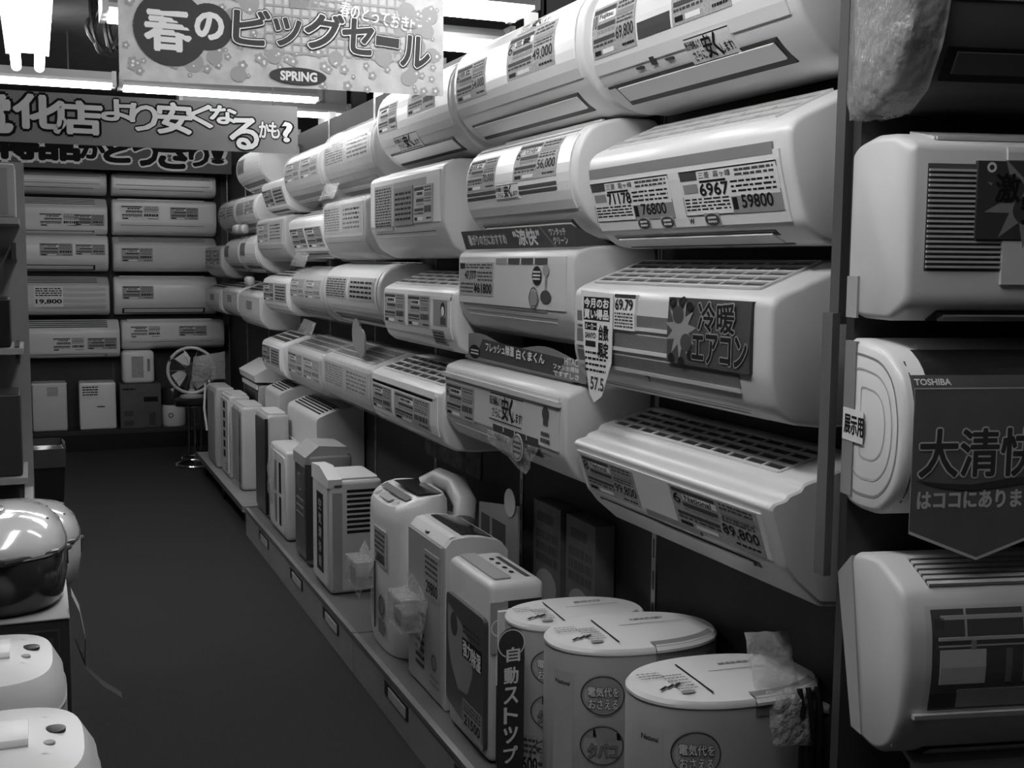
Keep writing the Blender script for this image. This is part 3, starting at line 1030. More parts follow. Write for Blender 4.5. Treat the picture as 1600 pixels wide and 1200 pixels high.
# pennant hanging on it
pn = thing('pennant_sign', 'grey pennant lettered in outlined Japanese hanging on the end column', 'sign',
           tuple(PE + ne * .222 + Vector((0, 0, 1.04)) + we * .012), RZE)
FLAGM = mat('pennant_cloth', 0.16, .7, .2, .06, 20)
b = MB()
pts = [(0, .275), (0, .045), (.115, .0), (.24, .045), (.24, .275)]
b.loft([[(q[0], y, q[1]) for q in pts] for y in (0.0, .002)])
b.build('sheet', FLAGM, pn)
p = Print()
p.outlined('大清快', .012, .135, .215, .21, 1, 2, 1, .02, .05)
p.text('はココにあります', .012, .085, .215, .112, 2, 1, .04)
p.poly([(.005, .13), (.05, .125), (.1, .122), (.16, .13), (.235, .137), (.235, .128), (.16, .118), (.1, .112), (.05, .117)], 1, 3)
p.poly([(0, .045), (0, .05), (.115, .005), (.115, 0)], 2, 1)
p.poly([(.115, 0), (.115, .005), (.24, .05), (.24, .045)], 2, 1)
p.rect(0, .273, .24, .275, 2)
p.build('print', INKS, pn, lambda x, y, l: (x, -l * EPS, y))

a = endu('air conditioner with clear curved front showing its inside, bottom of end column', .705, .325, .22, 'curved', m=IVORY, panel=False, nslat=5)
for q in range(1):
    a.strip('inner_dark', .045, .79, .10, .262, .001, DARK, 8)
for u0, u1, z0, z1, mm in ((.06, .79, .247, .253, PALE), (.055, .79, .215, .22, IVORY), (.055, .79, .205, .207, PALE), (.058, .135, .145, .20, WHITE),  # the WHITE patch is a painted lamp reflection among the inner parts
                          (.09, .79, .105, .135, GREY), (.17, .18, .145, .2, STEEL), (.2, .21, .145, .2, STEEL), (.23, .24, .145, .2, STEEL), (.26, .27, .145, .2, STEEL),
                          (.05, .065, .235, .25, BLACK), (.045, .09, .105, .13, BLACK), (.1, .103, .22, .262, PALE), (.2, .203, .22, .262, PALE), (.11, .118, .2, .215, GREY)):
    a.strip('inner_frame_and_glint', u0, u1, z0, z1, .003, mm, 2)
for k in range(12):
    a.strip('fin', .285 + k * .04, .293 + k * .04, .145, .2, .003, STEEL, 2)
a.strip('clear_front', .035, .79, .095, .268, .007, CLEAR, 8)
a.strip('front_rail', .02, .79, .088, .096, .010, WHITE, 1)
b = MB()
b.loft([[(u, -q[0], q[1]) for q in ((.15, .01), (.2, -.005), (.21, -.06), (.2, -.063), (.185, -.01), (.15, .0))] for u in (.05, .78)])
b.build('louver', GREY, a.t)
MB().box(.005, .0075, -.21, -.2, .03, .05).build('latch', MID, a.t)
b = MB()
q0 = [(max(.001, q[0]), q[1]) for q in a.prof if q[0] < .062]
zs = [q[1] for q in a.prof]
b.loft([[(u, -d, z) for d, z in ((.004, .262), (.055, .305), (.115, .012), (.078, .012))] for u in (-.003, .004)])
b.build('back_strip', GREY, a.t)

# ------------------------------------------------------------------ display platforms along the wall
DECK = mat('platform_laminate', 0.1, .55, .3, .08, 12)
FRONT = mat('platform_front_paint', 0.24, .6, .3, .06, 9)
for i, (y0, y1, lb) in enumerate(((1.2, 4.05, 'low grey display platform under the near appliances, with price slots'),
                                 (4.06, 6.4, 'low grey display platform under the farther appliances, beyond the seam'))):
    t = thing('display_platform', lb, 'platform', (1.034, y0, 0), 0, 'display platforms')
    L = y1 - y0
    MB().box(.012, XW - 1.034 - .005, 0, L, .125, .150).build('deck', DECK, t)
    MB().box(0.004, .02, 0, L, 0, .135).build('front_panel', FRONT, t)
    MB().box(.0, .02, 0, L, .138, .153).build('edge_trim', STEEL, t)
    MB().box(.02, XW - 1.034 - .006, .02, L - .02, 0, .12).build('base', DARK, t)
    sl = (5.85, 5.05, 4.4) if i else (3.5, 2.8, 2.1)
    for y in sl:
        MB().box(.001, .004, y - y0 - .13, y - y0 + .13, .075, .122).build('slot', BLACK, t)
        MB().box(-.001, .003, y - y0 - .11, y - y0 + .08, .078, .112).build('price_tag', PALE, t)
t = thing('low_cart', 'thin low cart on castors at the far end of the platforms', 'cart', (1.03, 6.45, 0), 0)
MB().box(0, .44, 0, 2.0, .115, .148).build('deck', FRONT, t)
MB().box(-.004, .0, 0, 2.0, .12, .153).build('edge_trim', STEEL, t)
for y in (.15, 1.0, 1.85):
    for x in (.05, .39):
        c = MB().tube([(x - .012, y, .05), (x + .012, y, .05)], .05, 14).build('castor', BLACK, t)
        MB().box(x - .02, x + .02, y - .02, y + .02, .085, .115).build('fork', STEEL, c)

# ------------------------------------------------------------------ appliances on the platform
GP = 'appliances standing on the display platform'
ZP = .153


def floor_thing(name, label, cat, xf, yfar, z=ZP):
    return thing(name, label, cat, (xf, yfar, z), RZR, GP)


def fmap(x0, z0, y=0.0):             # printing on the face turned to the aisle
    return lambda x, yy, l: (x0 + x, y - l * EPS, z0 + yy)


def smap(W, y0, z0):                 # printing on the side turned to the camera
    return lambda x, yy, l: (W + l * EPS, y0 + x, z0 + yy)


def bag(parent, pts, name='accessory_bag', m=None, seed=1):
    rnd = random.Random(seed)
    b = MB()
    A, B, C_, D_ = [Vector(p) for p in pts]
    rows = []
    for i in range(7):
        row = []
        for j in range(7):
            u, v = i / 6, j / 6
            p = A * (1 - u) * (1 - v) + B * u * (1 - v) + C_ * u * v + D_ * (1 - u) * v
            e = 0 if i in (0, 6) or j in (0, 6) else .012
            row.append(p + Vector((rnd.uniform(-.002, .002), -rnd.uniform(e * .4, e * 1.3), rnd.uniform(-.002, .002))))
        rows.append(row)
    b.grid(rows)
    return b.build(name, m or BAG, parent, True, 60)


# three oval air purifiers, nearest first
OV = [('nearest oval air purifier with a plastic bag and black cord on its top', 1.288, 1.99, .505, .205, .135),
      ('oval air purifier in the middle of three, with three round stickers below its grip', 1.265, 2.345, .5, .208, .135),
      ('rearmost of three oval air purifiers, half hidden by its neighbour', 1.27, 2.66, .455, .185, .125)]
for i, (lb, cx, cy, H, A_, B_) in enumerate(OV):
    t = thing('air_purifier', lb, 'air purifier', (cx, cy, ZP), math.radians(-4), GP)
    E_ = 2.2
    MB().lathe([(.97, 0), (1, .01), (1, H - .03), (.985, H - .012)], n=48, sx=A_, sy=B_, e=E_).build('body', PALE, t, True)
    MB().lathe([(1.005, H - .014), (1.005, H - .008), (.97, H), (.3, H + .004), (.02, H + .005)], n=48, sx=A_, sy=B_, e=E_).build('top_cover', WHITE, t, True)
    # grip recess along the camera-side edge
    g = MB()
    rows = []
    for k in range(13):
        x = A_ * (.0 + .82 * k / 12)
        y = -B_ * (1 - (abs(x) / A_) ** E_) ** (1 / E_)
        rows.append([(x, y + .028, H + .0052), (x, y - .002, H + .003), (x, y - .003, H - .014), (x, y - .003, H - .034)])
    g.grid(rows)
    g.build('grip_recess', MID, t)
    rows = [[(p[1][0], p[1][1] + .003, p[1][2] + .003), (p[1][0], p[1][1] - .006, p[1][2] - .008), (p[1][0], p[1][1] - .006, p[1][2] - .014), (p[1][0], p[1][1] + .0, p[1][2] - .016)] for p in rows]
    MB().grid(rows).build('grip_lip', WHITE, t)
    p = Print()
    for k in range(3):
        p.poly([(-A_ * .8 + k * .018, -.045 + k * .006), (-A_ * .8 + k * .018 + .02, -.03 + k * .006), (-A_ * .8 + k * .018 + .024, -.034 + k * .006), (-A_ * .8 + k * .018 + .005, -.05 + k * .006)], 0)
    p.lines(-A_ * .62, -.06, -A_ * .4, .03, 6, 1, 1, .25, random.Random(i))
    p.disc(-A_ * .55, -.07, .016, .008, 3, 1)
    p.lines(-A_ * .85, .01, -A_ * .6, .05, 3, 1, 1, .25, random.Random(i + 5))
    p.rect(-A_ * .34, -.09, -A_ * .32, .08, 0)
    p.rect(-A_ * .1, .02, A_ * .7, .022, 1)
    p.lines(A_ * .1, .05, A_ * .5, .065, 1, 3, 1, .5, random.Random(i))
    p.build('control_print', INKS, t, lambda x, y, l, H=H: (x, y, H + .0048 + l * EPS))
    side = lambda x, y, l, A_=A_, B_=B_: (x, -B_ * max(0.0, 1 - (abs(x) / A_) ** 2.2) ** (1 / 2.2) - .0006 - l * EPS, y)
    # logo band on the rounded end
    bb = MB()
    rows = []
    for k in range(7):
        x = -A_ * (.999 - .16 * k / 6)
        rows.append([side(x, z, 0) for z in (0.02, H - .06)])
    bb.grid(rows).build('end_band', PALE, t, True)
    for k in range(3):
        zc = H - .105 - k * .115
        xc = -A_ * .56
        st = MB()
        cen = side(xc, zc, 1)
        st.add([cen] + [side(xc + .045 * math.cos(q * PI / 14), zc + .049 * math.sin(q * PI / 14), 1) for q in range(28)], [(0, q + 1, (q + 1) % 28 + 1) for q in range(28)])
        st = st.build('round_sticker', GREY, t)
        p = Print()
        p.ring(xc, zc, .043, .0455, 1, 2)
        if k == 0:
            p.outlined('電気代を', xc - .032, zc - .002, xc + .032, zc + .02, 2, 1, 2, .02, .06)
            p.outlined('おさえる', xc - .03, zc - .03, xc + .03, zc - .008, 2, 1, 2, .02, .06)
        elif k == 1:
            p.poly([(xc - .02, zc + .038), (xc + .035, zc + .028), (xc + .04, zc + .012), (xc - .02, zc + .02)], 0, 2)
            p.outlined('タバコ', xc - .03, zc - .028, xc + .03, zc + .004, 3, 1, 2, .02, .05)
        else:
            for q in range(5):
                p.disc(xc + .03 * math.cos(q * 1.3), zc + .03 * math.sin(q * 1.3), .007, .007, 1, 2, 10)
            p.lines(xc - .025, zc - .02, xc + .025, zc + .02, 3, 3, 3, .5, random.Random(k))
        p.build('print', INKS, st, side)
    if i:
        pc = MB()
        rows = [[side(-A_ * (.999 - .30 * k / 8), z, 2) for z in (.06, .17)] for k in range(9)]
        pc = pc.grid(rows).build('price_card', CARDB, t)
        p = Print()
        p.lines(-A_ * .95, .12, -A_ * .72, .165, 3, 1, 4, .5, random.Random(2))
        p.text('2600', -A_ * .95, .075, -A_ * .72, .115, 0, 4, .02)
        p.build('print', INKS, pc, side)
    p = Print()
    p.text('National', -A_ * .97, H - .09, -A_ * .87, H - .08, 0, 2, .02)
    p.build('brand_print', INKS, t, side)
    if i == 0:
        bag(t, [(.02, -.10, H + .005), (.12, -.10, H + .006), (.12, -.05, H + .10), (.03, -.03, H + .10)], 'plastic_bag', HEAVYBAG, 4)
        bag(t, [(.03, -.155, H - .09), (.12, -.155, H - .1), (.12, -.125, H + .01), (.03, -.125, H + .01)], 'plastic_bag', BAG, 5)
        for k in range(3):
            x = .10 + k * .02
            MB().tube([(x, -.132, H + .01), (x, -.147, H - .03), (x, -.147, H - .2), (x, -.147, H - .42)], .006, 8).build('cord', BLACK, t, True)
        MB().tube([(A_ * .93, -.07, H - .06), (A_ * .93 + .012, -.09, H - .06)], .011, 10).build('knob', GREY, t, True)

# standing bookmark-like sign between the ovals
t = thing('standing_sign', 'narrow dark round-topped sign standing between the two rear oval purifiers', 'sign', (1.045, 2.545, ZP), 0)
b = MB()
pts = [(-.035, 0), (.035, 0), (.035, .43)] + [(.035 * math.cos(a * PI / 8), .43 + .04 * math.sin(a * PI / 8)) for a in range(1, 8)] + [(-.035, .43)]
b.loft([[(q[0], y, q[1]) for q in pts] for y in (0, .003)])
b.build('board', DARK, t)
p = Print()
p.outlined('自', -.012, .385, .022, .42, 2, 1, 1, .03, .06)
for k, ch in enumerate('動ストップ'):
    p.outlined(ch, -.018, .33 - k * .05, .018, .37 - k * .05, 2, 1, 1, .03, .06)
p.ring(0, .43, .033, .036, 2, 1)
p.build('print', INKS, t, lambda x, y, l: (x, -l * EPS, y))

# dehumidifier with dark front and carry handle (in front of the ovals)
W, D, H = .335, .16, .5
t = floor_thing('dehumidifier', 'boxy dehumidifier with dark printed front panel and white frame', 'dehumidifier', 1.095, 3.155)
MB().loft(rbox(W, D, H, .02)).build('body', IVORY, t, True)
MB().loft([[(x, -.012, z) for x, z in fillet([(.015, .08), (W - .012, .03), (W - .012, H - .1), (.015, H - .1)], .02, 3)],
           [(x, .004, z) for x, z in fillet([(.015, .08), (W - .012, .03), (W - .012, H - .1), (.015, H - .1)], .02, 3)]]).build('front_panel', mat('front_panel_dark', 0.07, .3), t)
p = Print()
pl = [(.03, .27), (.06, .2), (.12, .14), (.2, .15), (.24, .22), (.22, .3), (.14, .34), (.03, .37)]
p.poly(pl, 3, 1)
p.disc(.085, .32, .03, .035, 1, 2)
p.rect(.155, .25, .31, .305, 0, 2)
p.outlined('強力', .165, .255, .23, .3, 2, 1, 3, .02, .05)
p.outlined('除湿', .235, .245, .305, .295, 2, 1, 3, .02, .05)
p.lines(.16, .315, .3, .345, 2, 1, 2, .5)
p.rect(.16, .05, .315, .13, 3, 2)
p.lines(.17, .095, .305, .125, 3, 1, 3, .5)
p.text('21500', .175, .058, .3, .088, 0, 3, .03)
p.build('print', INKS, t, lambda x, y, l: (x, -.012 - l * EPS, y))
MB().loft([[(x, y, H + .001) for x, y in fillet([(.02, .025), (W - .03, .025), (W - .03, .075), (.02, .075)], .008, 2)],
           [(x, y, H + .005) for x, y in fillet([(.02, .025), (W - .03, .025), (W - .03, .075), (.02, .075)], .008, 2)]]).build('lid', GREY, t)
p = Print()
for k in range(4):
    p.disc(.09 + k * .05, .10, .012, .007, 0, 1)
p.rect(.07, .118, .3, .132, 1, 1)
p.build('button_print', INKS, t, lambda x, y, l: (x, y, H + .001 + l * EPS))
MB().box(W, W + .003, .02, .055, .0, .22).build('black_side_strip', BLACK, t)
MB().loft([[(W + .001, .018 + .04 * (k > 0), z) for k, z in ((0, .22), (1, .22), (1, .43), (0, .43))], [(W + .012, .022 + .032 * (k > 0), z) for k, z in ((0, .225), (1, .225), (1, .425), (0, .425))]]).build('side_handle', WHITE, t)
pc = MB().box(W, W + .002, .04, .15, .36, .45).build('label_card', DARK, t)
p = Print()
p.outlined('12', .05, .02, .08, .05, 2, 1, 1, .02, .05)
p.rect(.085, .02, .105, .05, 3)
p.lines(.005, .06, .1, .085, 2, 1, 1, .5)
p.build('print', INKS, pc, lambda x, y, l: (W + .002 + l * EPS, .04 + x, .36 + y))
st = MB().box(W + .004, W + .006, .0, .05, .31, .45).build('oval_tag', GREY, t)
p = Print()
p.ring(.02, .07, .02, .024, 2, 1)
p.rect(.018, .03, .022, .11, 1, 1)
p.build('print', INKS, st, lambda x, y, l: (W + .006 + l * EPS, .005 + x, .31 + y))

# arched-top dehumidifier
W, D, H = .36, .2, .5
t = floor_thing('dehumidifier', 'grey dehumidifier with arched top, dark lid and taped plastic bag', 'dehumidifier', 1.11, 3.585)
arch = [(0, 0), (D, 0), (D, H - .02)] + [(D - D * k / 10, H - .02 + .05 * math.sin(PI * (.12 + .6 * k / 10))) for k in range(1, 10)] + [(0, H)]
MB().loft([[(u, y, z) for y, z in arch] for u in (0, W)]).build('body', IVORY, t, True, 30)
MB().box(.004, W - .03, -.006, 0, .01, H - .005).build('front_panel', GREY, t)
rows = [[(u, arch[k][0] , arch[k][1] + .003) for u in (.03, W - .03)] for k in range(4, 10)]
MB().grid(rows).build('dark_lid', GLOSSD, t, True)
rows = [[(u, arch[k][0] + (0 if k < 12 else .002), arch[k][1] + .003) for u in (.012, W - .02)] for k in range(10, 13)]
cp = MB().grid(rows).build('control_strip', WHITE, t, True)
for u in (.05, .075, .1, .23, .255, .28):
    MB().box(u, u + .008, .012, .035, H + .006, H + .012).build('button', INKG, t)
MB().tube([(.165, .022, H + .006), (.165, .022, H + .014)], .022, 16).build('dial', CHROME, t, True)
pc = MB().box(.18, .32, -.009, -.006, .32, .46).build('price_card', CARDB, t)
p = Print()
p.lines(.01, .06, .13, .13, 4, 1, 1, .5)
p.text('29800', .02, .01, .13, .05, 0, 2, .02)
p.build('print', INKS, pc, fmap(.18, .32, -.009))
for k in range(5):
    MB().box(.09, .17, -.009, -.005, .07 + k * .025, .08 + k * .025).build('vent_slot', BLACK, t)
p = Print()
p.disc(.27, .12, .028, .03, 3, 1)
p.ring(.27, .12, .02, .024, 1, 2)
p.lines(.23, .04, .32, .08, 2, 3, 1, .5)
p.ring(.0, 0, .001, .002, 3, 1)
p.build('print', INKS, t, fmap(0, 0, -.006))
bag(t, [(-.05, -.03, .18), (.2, -.03, .14), (.22, -.008, .30), (.02, -.008, .36)], 'accessory_bag', BAG, 7)
MB().loft([[(x + .02, y - .085, z) for x, y, z in q] for q in rbox(.16, .07, .11, .006, .19)]).build('accessory_case', HEAVYBAG, t)
MB().box(.05, .16, -.07, -.03, .2, .25).build('remote_control', MID, t)

# rounded dehumidifier with hose
W, D, H = .41, .2, .56
t = floor_thing('dehumidifier', 'tall rounded white dehumidifier with drain hose and shiny plastic bag', 'dehumidifier', 1.085, 4.09)
base = []
for k in range(40):
    a_ = 2 * PI * k / 40
    cx, cy = math.copysign(abs(math.cos(a_)) ** .6, math.cos(a_)), math.copysign(abs(math.sin(a_)) ** .6, math.sin(a_))
    base.append((W / 2 + cx * W / 2, D / 2 + .02 + cy * (D / 2 + .02 * (cy < 0))))
c0 = (W / 2, D / 2)
rings = []
for z, s_ in ((0, .9), (.04, .97), (.1, 1), (H - .06, 1), (H - .02, .98), (H, .9)):
    rings.append([(c0[0] + (q[0] - c0[0]) * s_, c0[1] + (q[1] - c0[1]) * s_, z - (.05 * max(0, (.1 - q[1]) / .12) if z > .4 else 0)) for q in base])
MB().loft(rings).build('body', WHITE, t, True, 50)
tz = lambda y: H + .001 - .05 * max(0, (.1 - y) / .12)
MB().grid([[(u, y, tz(y) + .002) for u in (.06, W - .06)] for y in (.1, .14, .19)]).build('dark_lid', GLOSSD, t)
MB().grid([[(u, y, tz(y) + .003) for u in (.05, W - .05)] for y in (.055, .07, .08)]).build('display_bar', DARK, t)
MB().grid([[(u, y, tz(y) + .003) for u in (.14, .27)] for y in (.02, .045)]).build('screen', GREY, t)
for u in (.08, .1, .3, .32):
    MB().grid([[(q, y, tz(y) + .003) for q in (u, u + .01)] for y in (.02, .045)]).build('button', GREY, t)
pc = MB().box(.17, .31, -.003, .002, .3, .43).build('price_card', CARDB, t)
p = Print()
p.lines(.01, .05, .13, .12, 4, 1, 1, .55)
p.text('28800', .02, .01, .13, .045, 0, 2, .02)
p.build('print', INKS, pc, fmap(.17, .3, -.003))
MB().box(.17, .174, -.004, .0, .06, .3).build('panel_seam', DARK, t)
p = Print()
p.disc(.26, .16, .035, .04, 3, 1)
p.ring(.26, .16, .028, .032, 1, 2)
p.rect(.225, .06, .295, .11, 3, 1)
p.build('sticker_print', INKS, t, fmap(0, 0, -.003))
bag(t, [(.0, -.05, .2), (.16, -.06, .16), (.2, -.01, .3), (.05, -.005, .35)], 'accessory_bag', BAG, 11)
MB().loft([[(x + .03, y - .075, z) for x, y, z in q] for q in rbox(.15, .07, .1, .006, .2)]).build('accessory_case', HEAVYBAG, t)
MB().box(.05, .17, -.06, -.03, .21, .26).build('remote_control', MID, t)
MB().tube([(.12, .2, H - .02), (.14, .25, H + .01), (.24, .28, H), (.36, .27, H - .04), (.40, .25, H - .09)], .042, 14).build('drain_hose', IVORY, t, True)
MB().box(.22, .42, .18, .26, H - .2, H - .09).build('rear_tank', IVORY, t)

# slim appliances further along
def slim(label, y0, y1, H, D, m, front, xf=1.09, pm=None, cat='air purifier', name='air_purifier', topm=None, slant=0.0):
    t = floor_thing(name, label, cat, xf, y1, ZP if y1 < 6.45 else .15)
    W = y1 - y0
    MB().loft([[(x + (slant if False else 0), y, z) for x, y, z in r] for r in rbox(W, D, H, .018)]).build('body', m, t, True)
    pts = fillet([(.02, .03), (W - .02, .03), (W - .02, H - .03), (.02, H - .03)], .015, 2)
    MB().loft([[(x, -.007, z) for x, z in pts], [(x, .003, z) for x, z in pts]]).build('front_panel', front, t)
    if topm:
        MB().loft([[(x, y, H + .001) for x, y in fillet([(.015, .012), (W - .015, .012), (W - .015, D - .012), (.015, D - .012)], .02, 2)],
                   [(x, y, H + .006) for x, y in fillet([(.015, .012), (W - .015, .012), (W - .015, D - .012), (.015, D - .012)], .02, 2)]]).build('top_plate', topm, t)
    return t, W


t, W = slim('white air purifier with side grille, dark front window and rounded top', 4.56, 4.86, .47, .22, IVORY, IVORY, 1.075, topm=WHITE)
b = MB()
hp = [(0, .44), (W, .44), (W, .475), (W * .5, .51), (0, .50)]
b.loft([[(x, y, z) for x, z in hp] for y in (-.008, .05)])
b.build('top_crown', WHITE, t, True, 30)
MB().box(.1, .21, -.0095, -.006, .07, .4).build('front_window', mat('smoked_window', 0.02, .2), t)
p = Print()
for k, ch in enumerate('空気清浄機'):
    p.text(ch, .135, .33 - k * .06, .185, .375 - k * .06, 3, 1, .03)
p.build('print', INKS, t, lambda x, y, l: (x, -.0096 - l * EPS, y))
MB().box(W, W + .003, .01, .05, .02, .42).build('side_strip', GREY, t)
for k in range(9):
    MB().box(W - .001, W + .0015, .07, .2, .25 + k * .021, .262 + k * .021).build('vent_slot', BLACK, t)
t, W = slim('dark metallic upright air purifier with sloping hood', 5.03, 5.3, .5, .2, MID, mat('dark_metallic', .09, .25), 1.09)
MB().loft([[(x, y, z) for y, z in ((-.01, .44), (-.012, .49), (.05, .54), (.18, .53), (.18, .45))] for x in (.005, W - .005)]).build('hood', GREY, t, True, 30)
MB().box(W - .02, W + .004, -.012, .02, .03, .46).build('edge_rail', DARK, t)
p = Print()
p.ring(.12, .36, .035, .04, 3, 1)
p.lines(.05, .2, .2, .3, 3, 3, 1, .3)
p.build('print', INKS, t, fmap(0, 0, -.007))
t, W = slim('white slim air purifier with long dark slots and a taped leaflet', 5.53, 5.93, .44, .13, IVORY, IVORY, 1.09)
for z0, z1 in ((.06, .2), (.22, .37)):
    MB().box(W - .13, W - .09, -.0095, -.006, z0, z1).build('front_slot', BLACK, t)
    MB().box(W - .24, W - .2, -.0095, -.006, z0, z1).build('front_slot', MID, t)
bag(t, [(.02, -.02, .18), (.2, -.03, .14), (.22, -.02, .4), (.05, -.01, .46)], 'leaflet_bag', BAG, 21)
t, W = slim('tall thin air purifier with dark flat front and pale top', 6.08, 6.4, .55, .12, PALE, mat('dark_front', .075, .3), 1.1, topm=WHITE)
MB().box(W - .004, W + .003, -.01, .006, .02, .53).build('edge_rail', BLACK, t)
t, W = slim('slim purifier in glossy wrap with black vertical bar', 6.88, 7.22, .5, .14, IVORY, MID, 1.1, topm=WHITE)
MB().box(W - .08, W - .05, -.0095, -.006, .05, .45).build('front_slot', BLACK, t)
bag(t, [(.0, -.02, .02), (W, -.02, .02), (W, -.015, .5), (0, -.015, .5)], 'plastic_wrap', BAG, 22)
t, W = slim('slim white purifier with a column of black characters', 7.3, 7.62, .52, .13, IVORY, IVORY, 1.09, topm=WHITE)
p = Print()
for k in range(6):
    p.rect(.12, .12 + k * .062, .2, .165 + k * .062, 0, 1)
p.ring(.23, .07, .018, .026, 0, 1)
p.build('print', INKS, t, fmap(0, 0, -.007))
t, W = slim('farthest slim grey purifier with white cord at the cart end', 7.72, 8.1, .53, .12, PALE, GREY, 1.07)
MB().tube([(.0, -.01, .2), (-.05, -.02, .35), (-.04, -.01, .52), (.0, .01, .54)], .008, 8).build('cord', WHITE, t, True)
# leaning leaflet board and oval pop behind the dehumidifiers
t = thing('leaflet_board', 'dark grey leaflet board leaning behind the arched dehumidifier, with oval tag', 'sign', (1.365, 3.28, ZP), 0)
b = MB()
pts = [(0, 0), (.36, 0), (.34, .55), (.0, .60)]
b.loft([[(y * .03 + x_, q[0], q[1]) for q in pts] for x_, y in ((0, 0), (.006, 0))])
b.build('board', MID, t)
b = MB()
b.tube([(-.004, .06, .6), (-.002, .06, .6)], .045, 20)
b.build('oval_tag', PALE, t)
p = Print()
p.rect(.1, .2, .22, .52, 1)
p.rect(.24, .2, .32, .52, 1)
p.build('print', INKS, t, lambda x, y, l: (-l * EPS, x, y))

# console heaters against the wall
for i, (y0, y1, zt, lb) in enumerate(((5.5, 6.2, .76, 'floor-standing console unit with fine top grille, nearer of two by the wall'),
                                     (6.42, 6.86, .78, 'floor-standing console unit with dark front panel, farther of two by the wall'))):
    t = thing('console_unit', lb, 'heater', (1.235, y1, ZP if not i else .153), RZR, 'console units by the wall')
    W, H, D = y1 - y0, zt - .153, .235
    pr = fillet([(0, 0), (D, 0), (D, H + .05), (.1, H + .03), (0, H - .01)], [.01, 0, 0, .05, .02], 3)
    MB().loft([[(u, y, z) for y, z in pr] for u in (0, W)]).build('body', IVORY, t, True, 30)
    MB().box(.03, W - .03, -.006, 0, .05, H * .7).build('front_panel', MID if i else IVORY, t)
    for k in range(8):
        y = .03 + k * .018
        z = H - .01 + .04 * min(1, y / .1) + .002
        MB().box(.05, W - .07, y, y + .008, z - .004, z + .003).build('vent_slot', BLACK, t)
t = thing('toaster_oven', 'dark-fronted box with white lid and frame at the far platform end', 'oven', (1.245, 7.7, .15), RZR)
MB().loft(rbox(.6, .22, .6, .015)).build('body', GREY, t, True)
MB().box(.06, .54, -.004, .002, .3, .56).build('door_glass', BLACK, t)
b = MB()
b.loft([[(u, y, z) for y, z in ((-.02, .62), (-.03, .66), (.1, .73), (.21, .72), (.21, .61))] for u in (.02, .58)])
b.build('lid', WHITE, t, True, 30)
MB().box(.03, .57, -.012, -.004, .575, .6).build('handle', WHITE, t)

# cartons and posters against the display wall
for i, (y0, y1, lb) in enumerate(((2.83, 3.02, 'dim printed carton upright against the wall, nearer one'), (3.06, 3.26, 'dim printed carton upright against the wall, farther one'))):
    t = thing('carton', lb, 'carton', (1.41, y1, .15), RZR, 'cartons against the wall')
    W = y1 - y0
    MB().box(0, W, 0, .06, 0, .63).build('box', mat('dark_carton', .09, .7, .2, .15, 20), t)
    p = Print()
    p.rect(.03, .57, W - .05, .6, 1)
    p.lines(.02, .44, W - .02, .55, 3, 1, 1, .7)
    p.disc(W / 2, .38, W * .38, .05, 3, 1)
    p.rect(.02, .08, W / 2 - .01, .3, 3, 1)
    p.rect(W / 2 + .01, .08, W - .02, .3, 3, 1)
    p.lines(.03, .18, W - .03, .27, 2, 0, 2, .7)
    p.build('print', INKS, t, fmap(0, 0, 0))
ps = MB().box(XW - .006, XW - .001, 3.9, 4.55, .72, 1.0).build('wall_poster', mat('mottled_poster', .12, .7, .2, .6, 16))
tag(ps, 'mottled grey poster low on the display wall behind the dehumidifier hose', 'poster')

# ------------------------------------------------------------------ signs on and between the wall units
t = thing('strip_sign', 'dark strip sign with pale Japanese slogan between second and third row', 'sign', (1.256, 3.46, 1.545), RZR)
b = MB()
b.loft([[(u, y, z) for y, z in ((0, 0), (.004, 0), (-.014, .055), (-.018, .055))] for u in (0, .81)])
b.build('board', mat('dark_sign_card', .07, .5), t)
MB().add([(.81, .0, 0), (.81, -.018, .055), (.80, .10, .008)], [(0, 1, 2)]).build('end_flap', mat('dark_sign_card', .07, .5), t)
p = Print()
fn = lambda x, y, l: (x, -.018 * y / .055 - .0005 - l * EPS, y)
p.text('暑がりの方におすすめ', .05, .012, .36, .042, 2, 1, .03)
p.text('"涼快"', .42, .008, .6, .05, 2, 1, .04)
p.poly([(.61, .055), (.68, 0), (.69, 0), (.62, .055)], 3, 1)
p.text('ワンタッチ', .67, .03, .77, .048, 2, 1, .03)
p.text('クリーン', .68, .008, .77, .026, 2, 1, .03)
p.build('print', INKS, t, fn)
t = thing('strip_sign', 'wavy-topped sign strip with fresh-dehumidify slogan leaning above the bottom row', 'sign', (1.29, 3.55, 1.198), RZR)
b = MB()
top = [(k / 20 * .9, .075 + .012 * math.sin(k * .55) - .012 * (k / 20)) for k in range(21)]
pts = [(0, 0), (.9, 0)] + top[::-1]
b.loft([[(x, y, z) for x, z in pts] for y in (-.003, 0)])
b.build('board', mat('sign_card_grey', .2, .5), t)
p = Print()
p.poly([(.1, .01), (.16, .07), (.78, .055), (.72, .005)], 1, 1)
p.disc(.09, .025, .05, .022, 0, 2)
p.lines(.055, .015, .125, .035, 2, 2, 3, .5)
p.outlined('フレッシュ除湿', .19, .034, .42, .062, 2, 0, 3, .03, .08)
p.outlined('白くまくん', .44, .03, .64, .058, 2, 0, 3, .03, .08)
p.text('HITACHI', .77, .04, .88, .06, 2, 3, .03)
p.text('ファンお掃除', .70, .024, .86, .038, 2, 3, .02)
p.text('ですずしさ', .70, .006, .86, .02, 2, 3, .02)
p.build('print', INKS, t, lambda x, y, l: (x, -.003 - l * EPS, y))
t = thing('hanging_tag', 'tapered white bargain tag hanging off the square third-row air conditioner', 'tag', (1.2205, 2.545, 1.175), RZR)
b = MB()
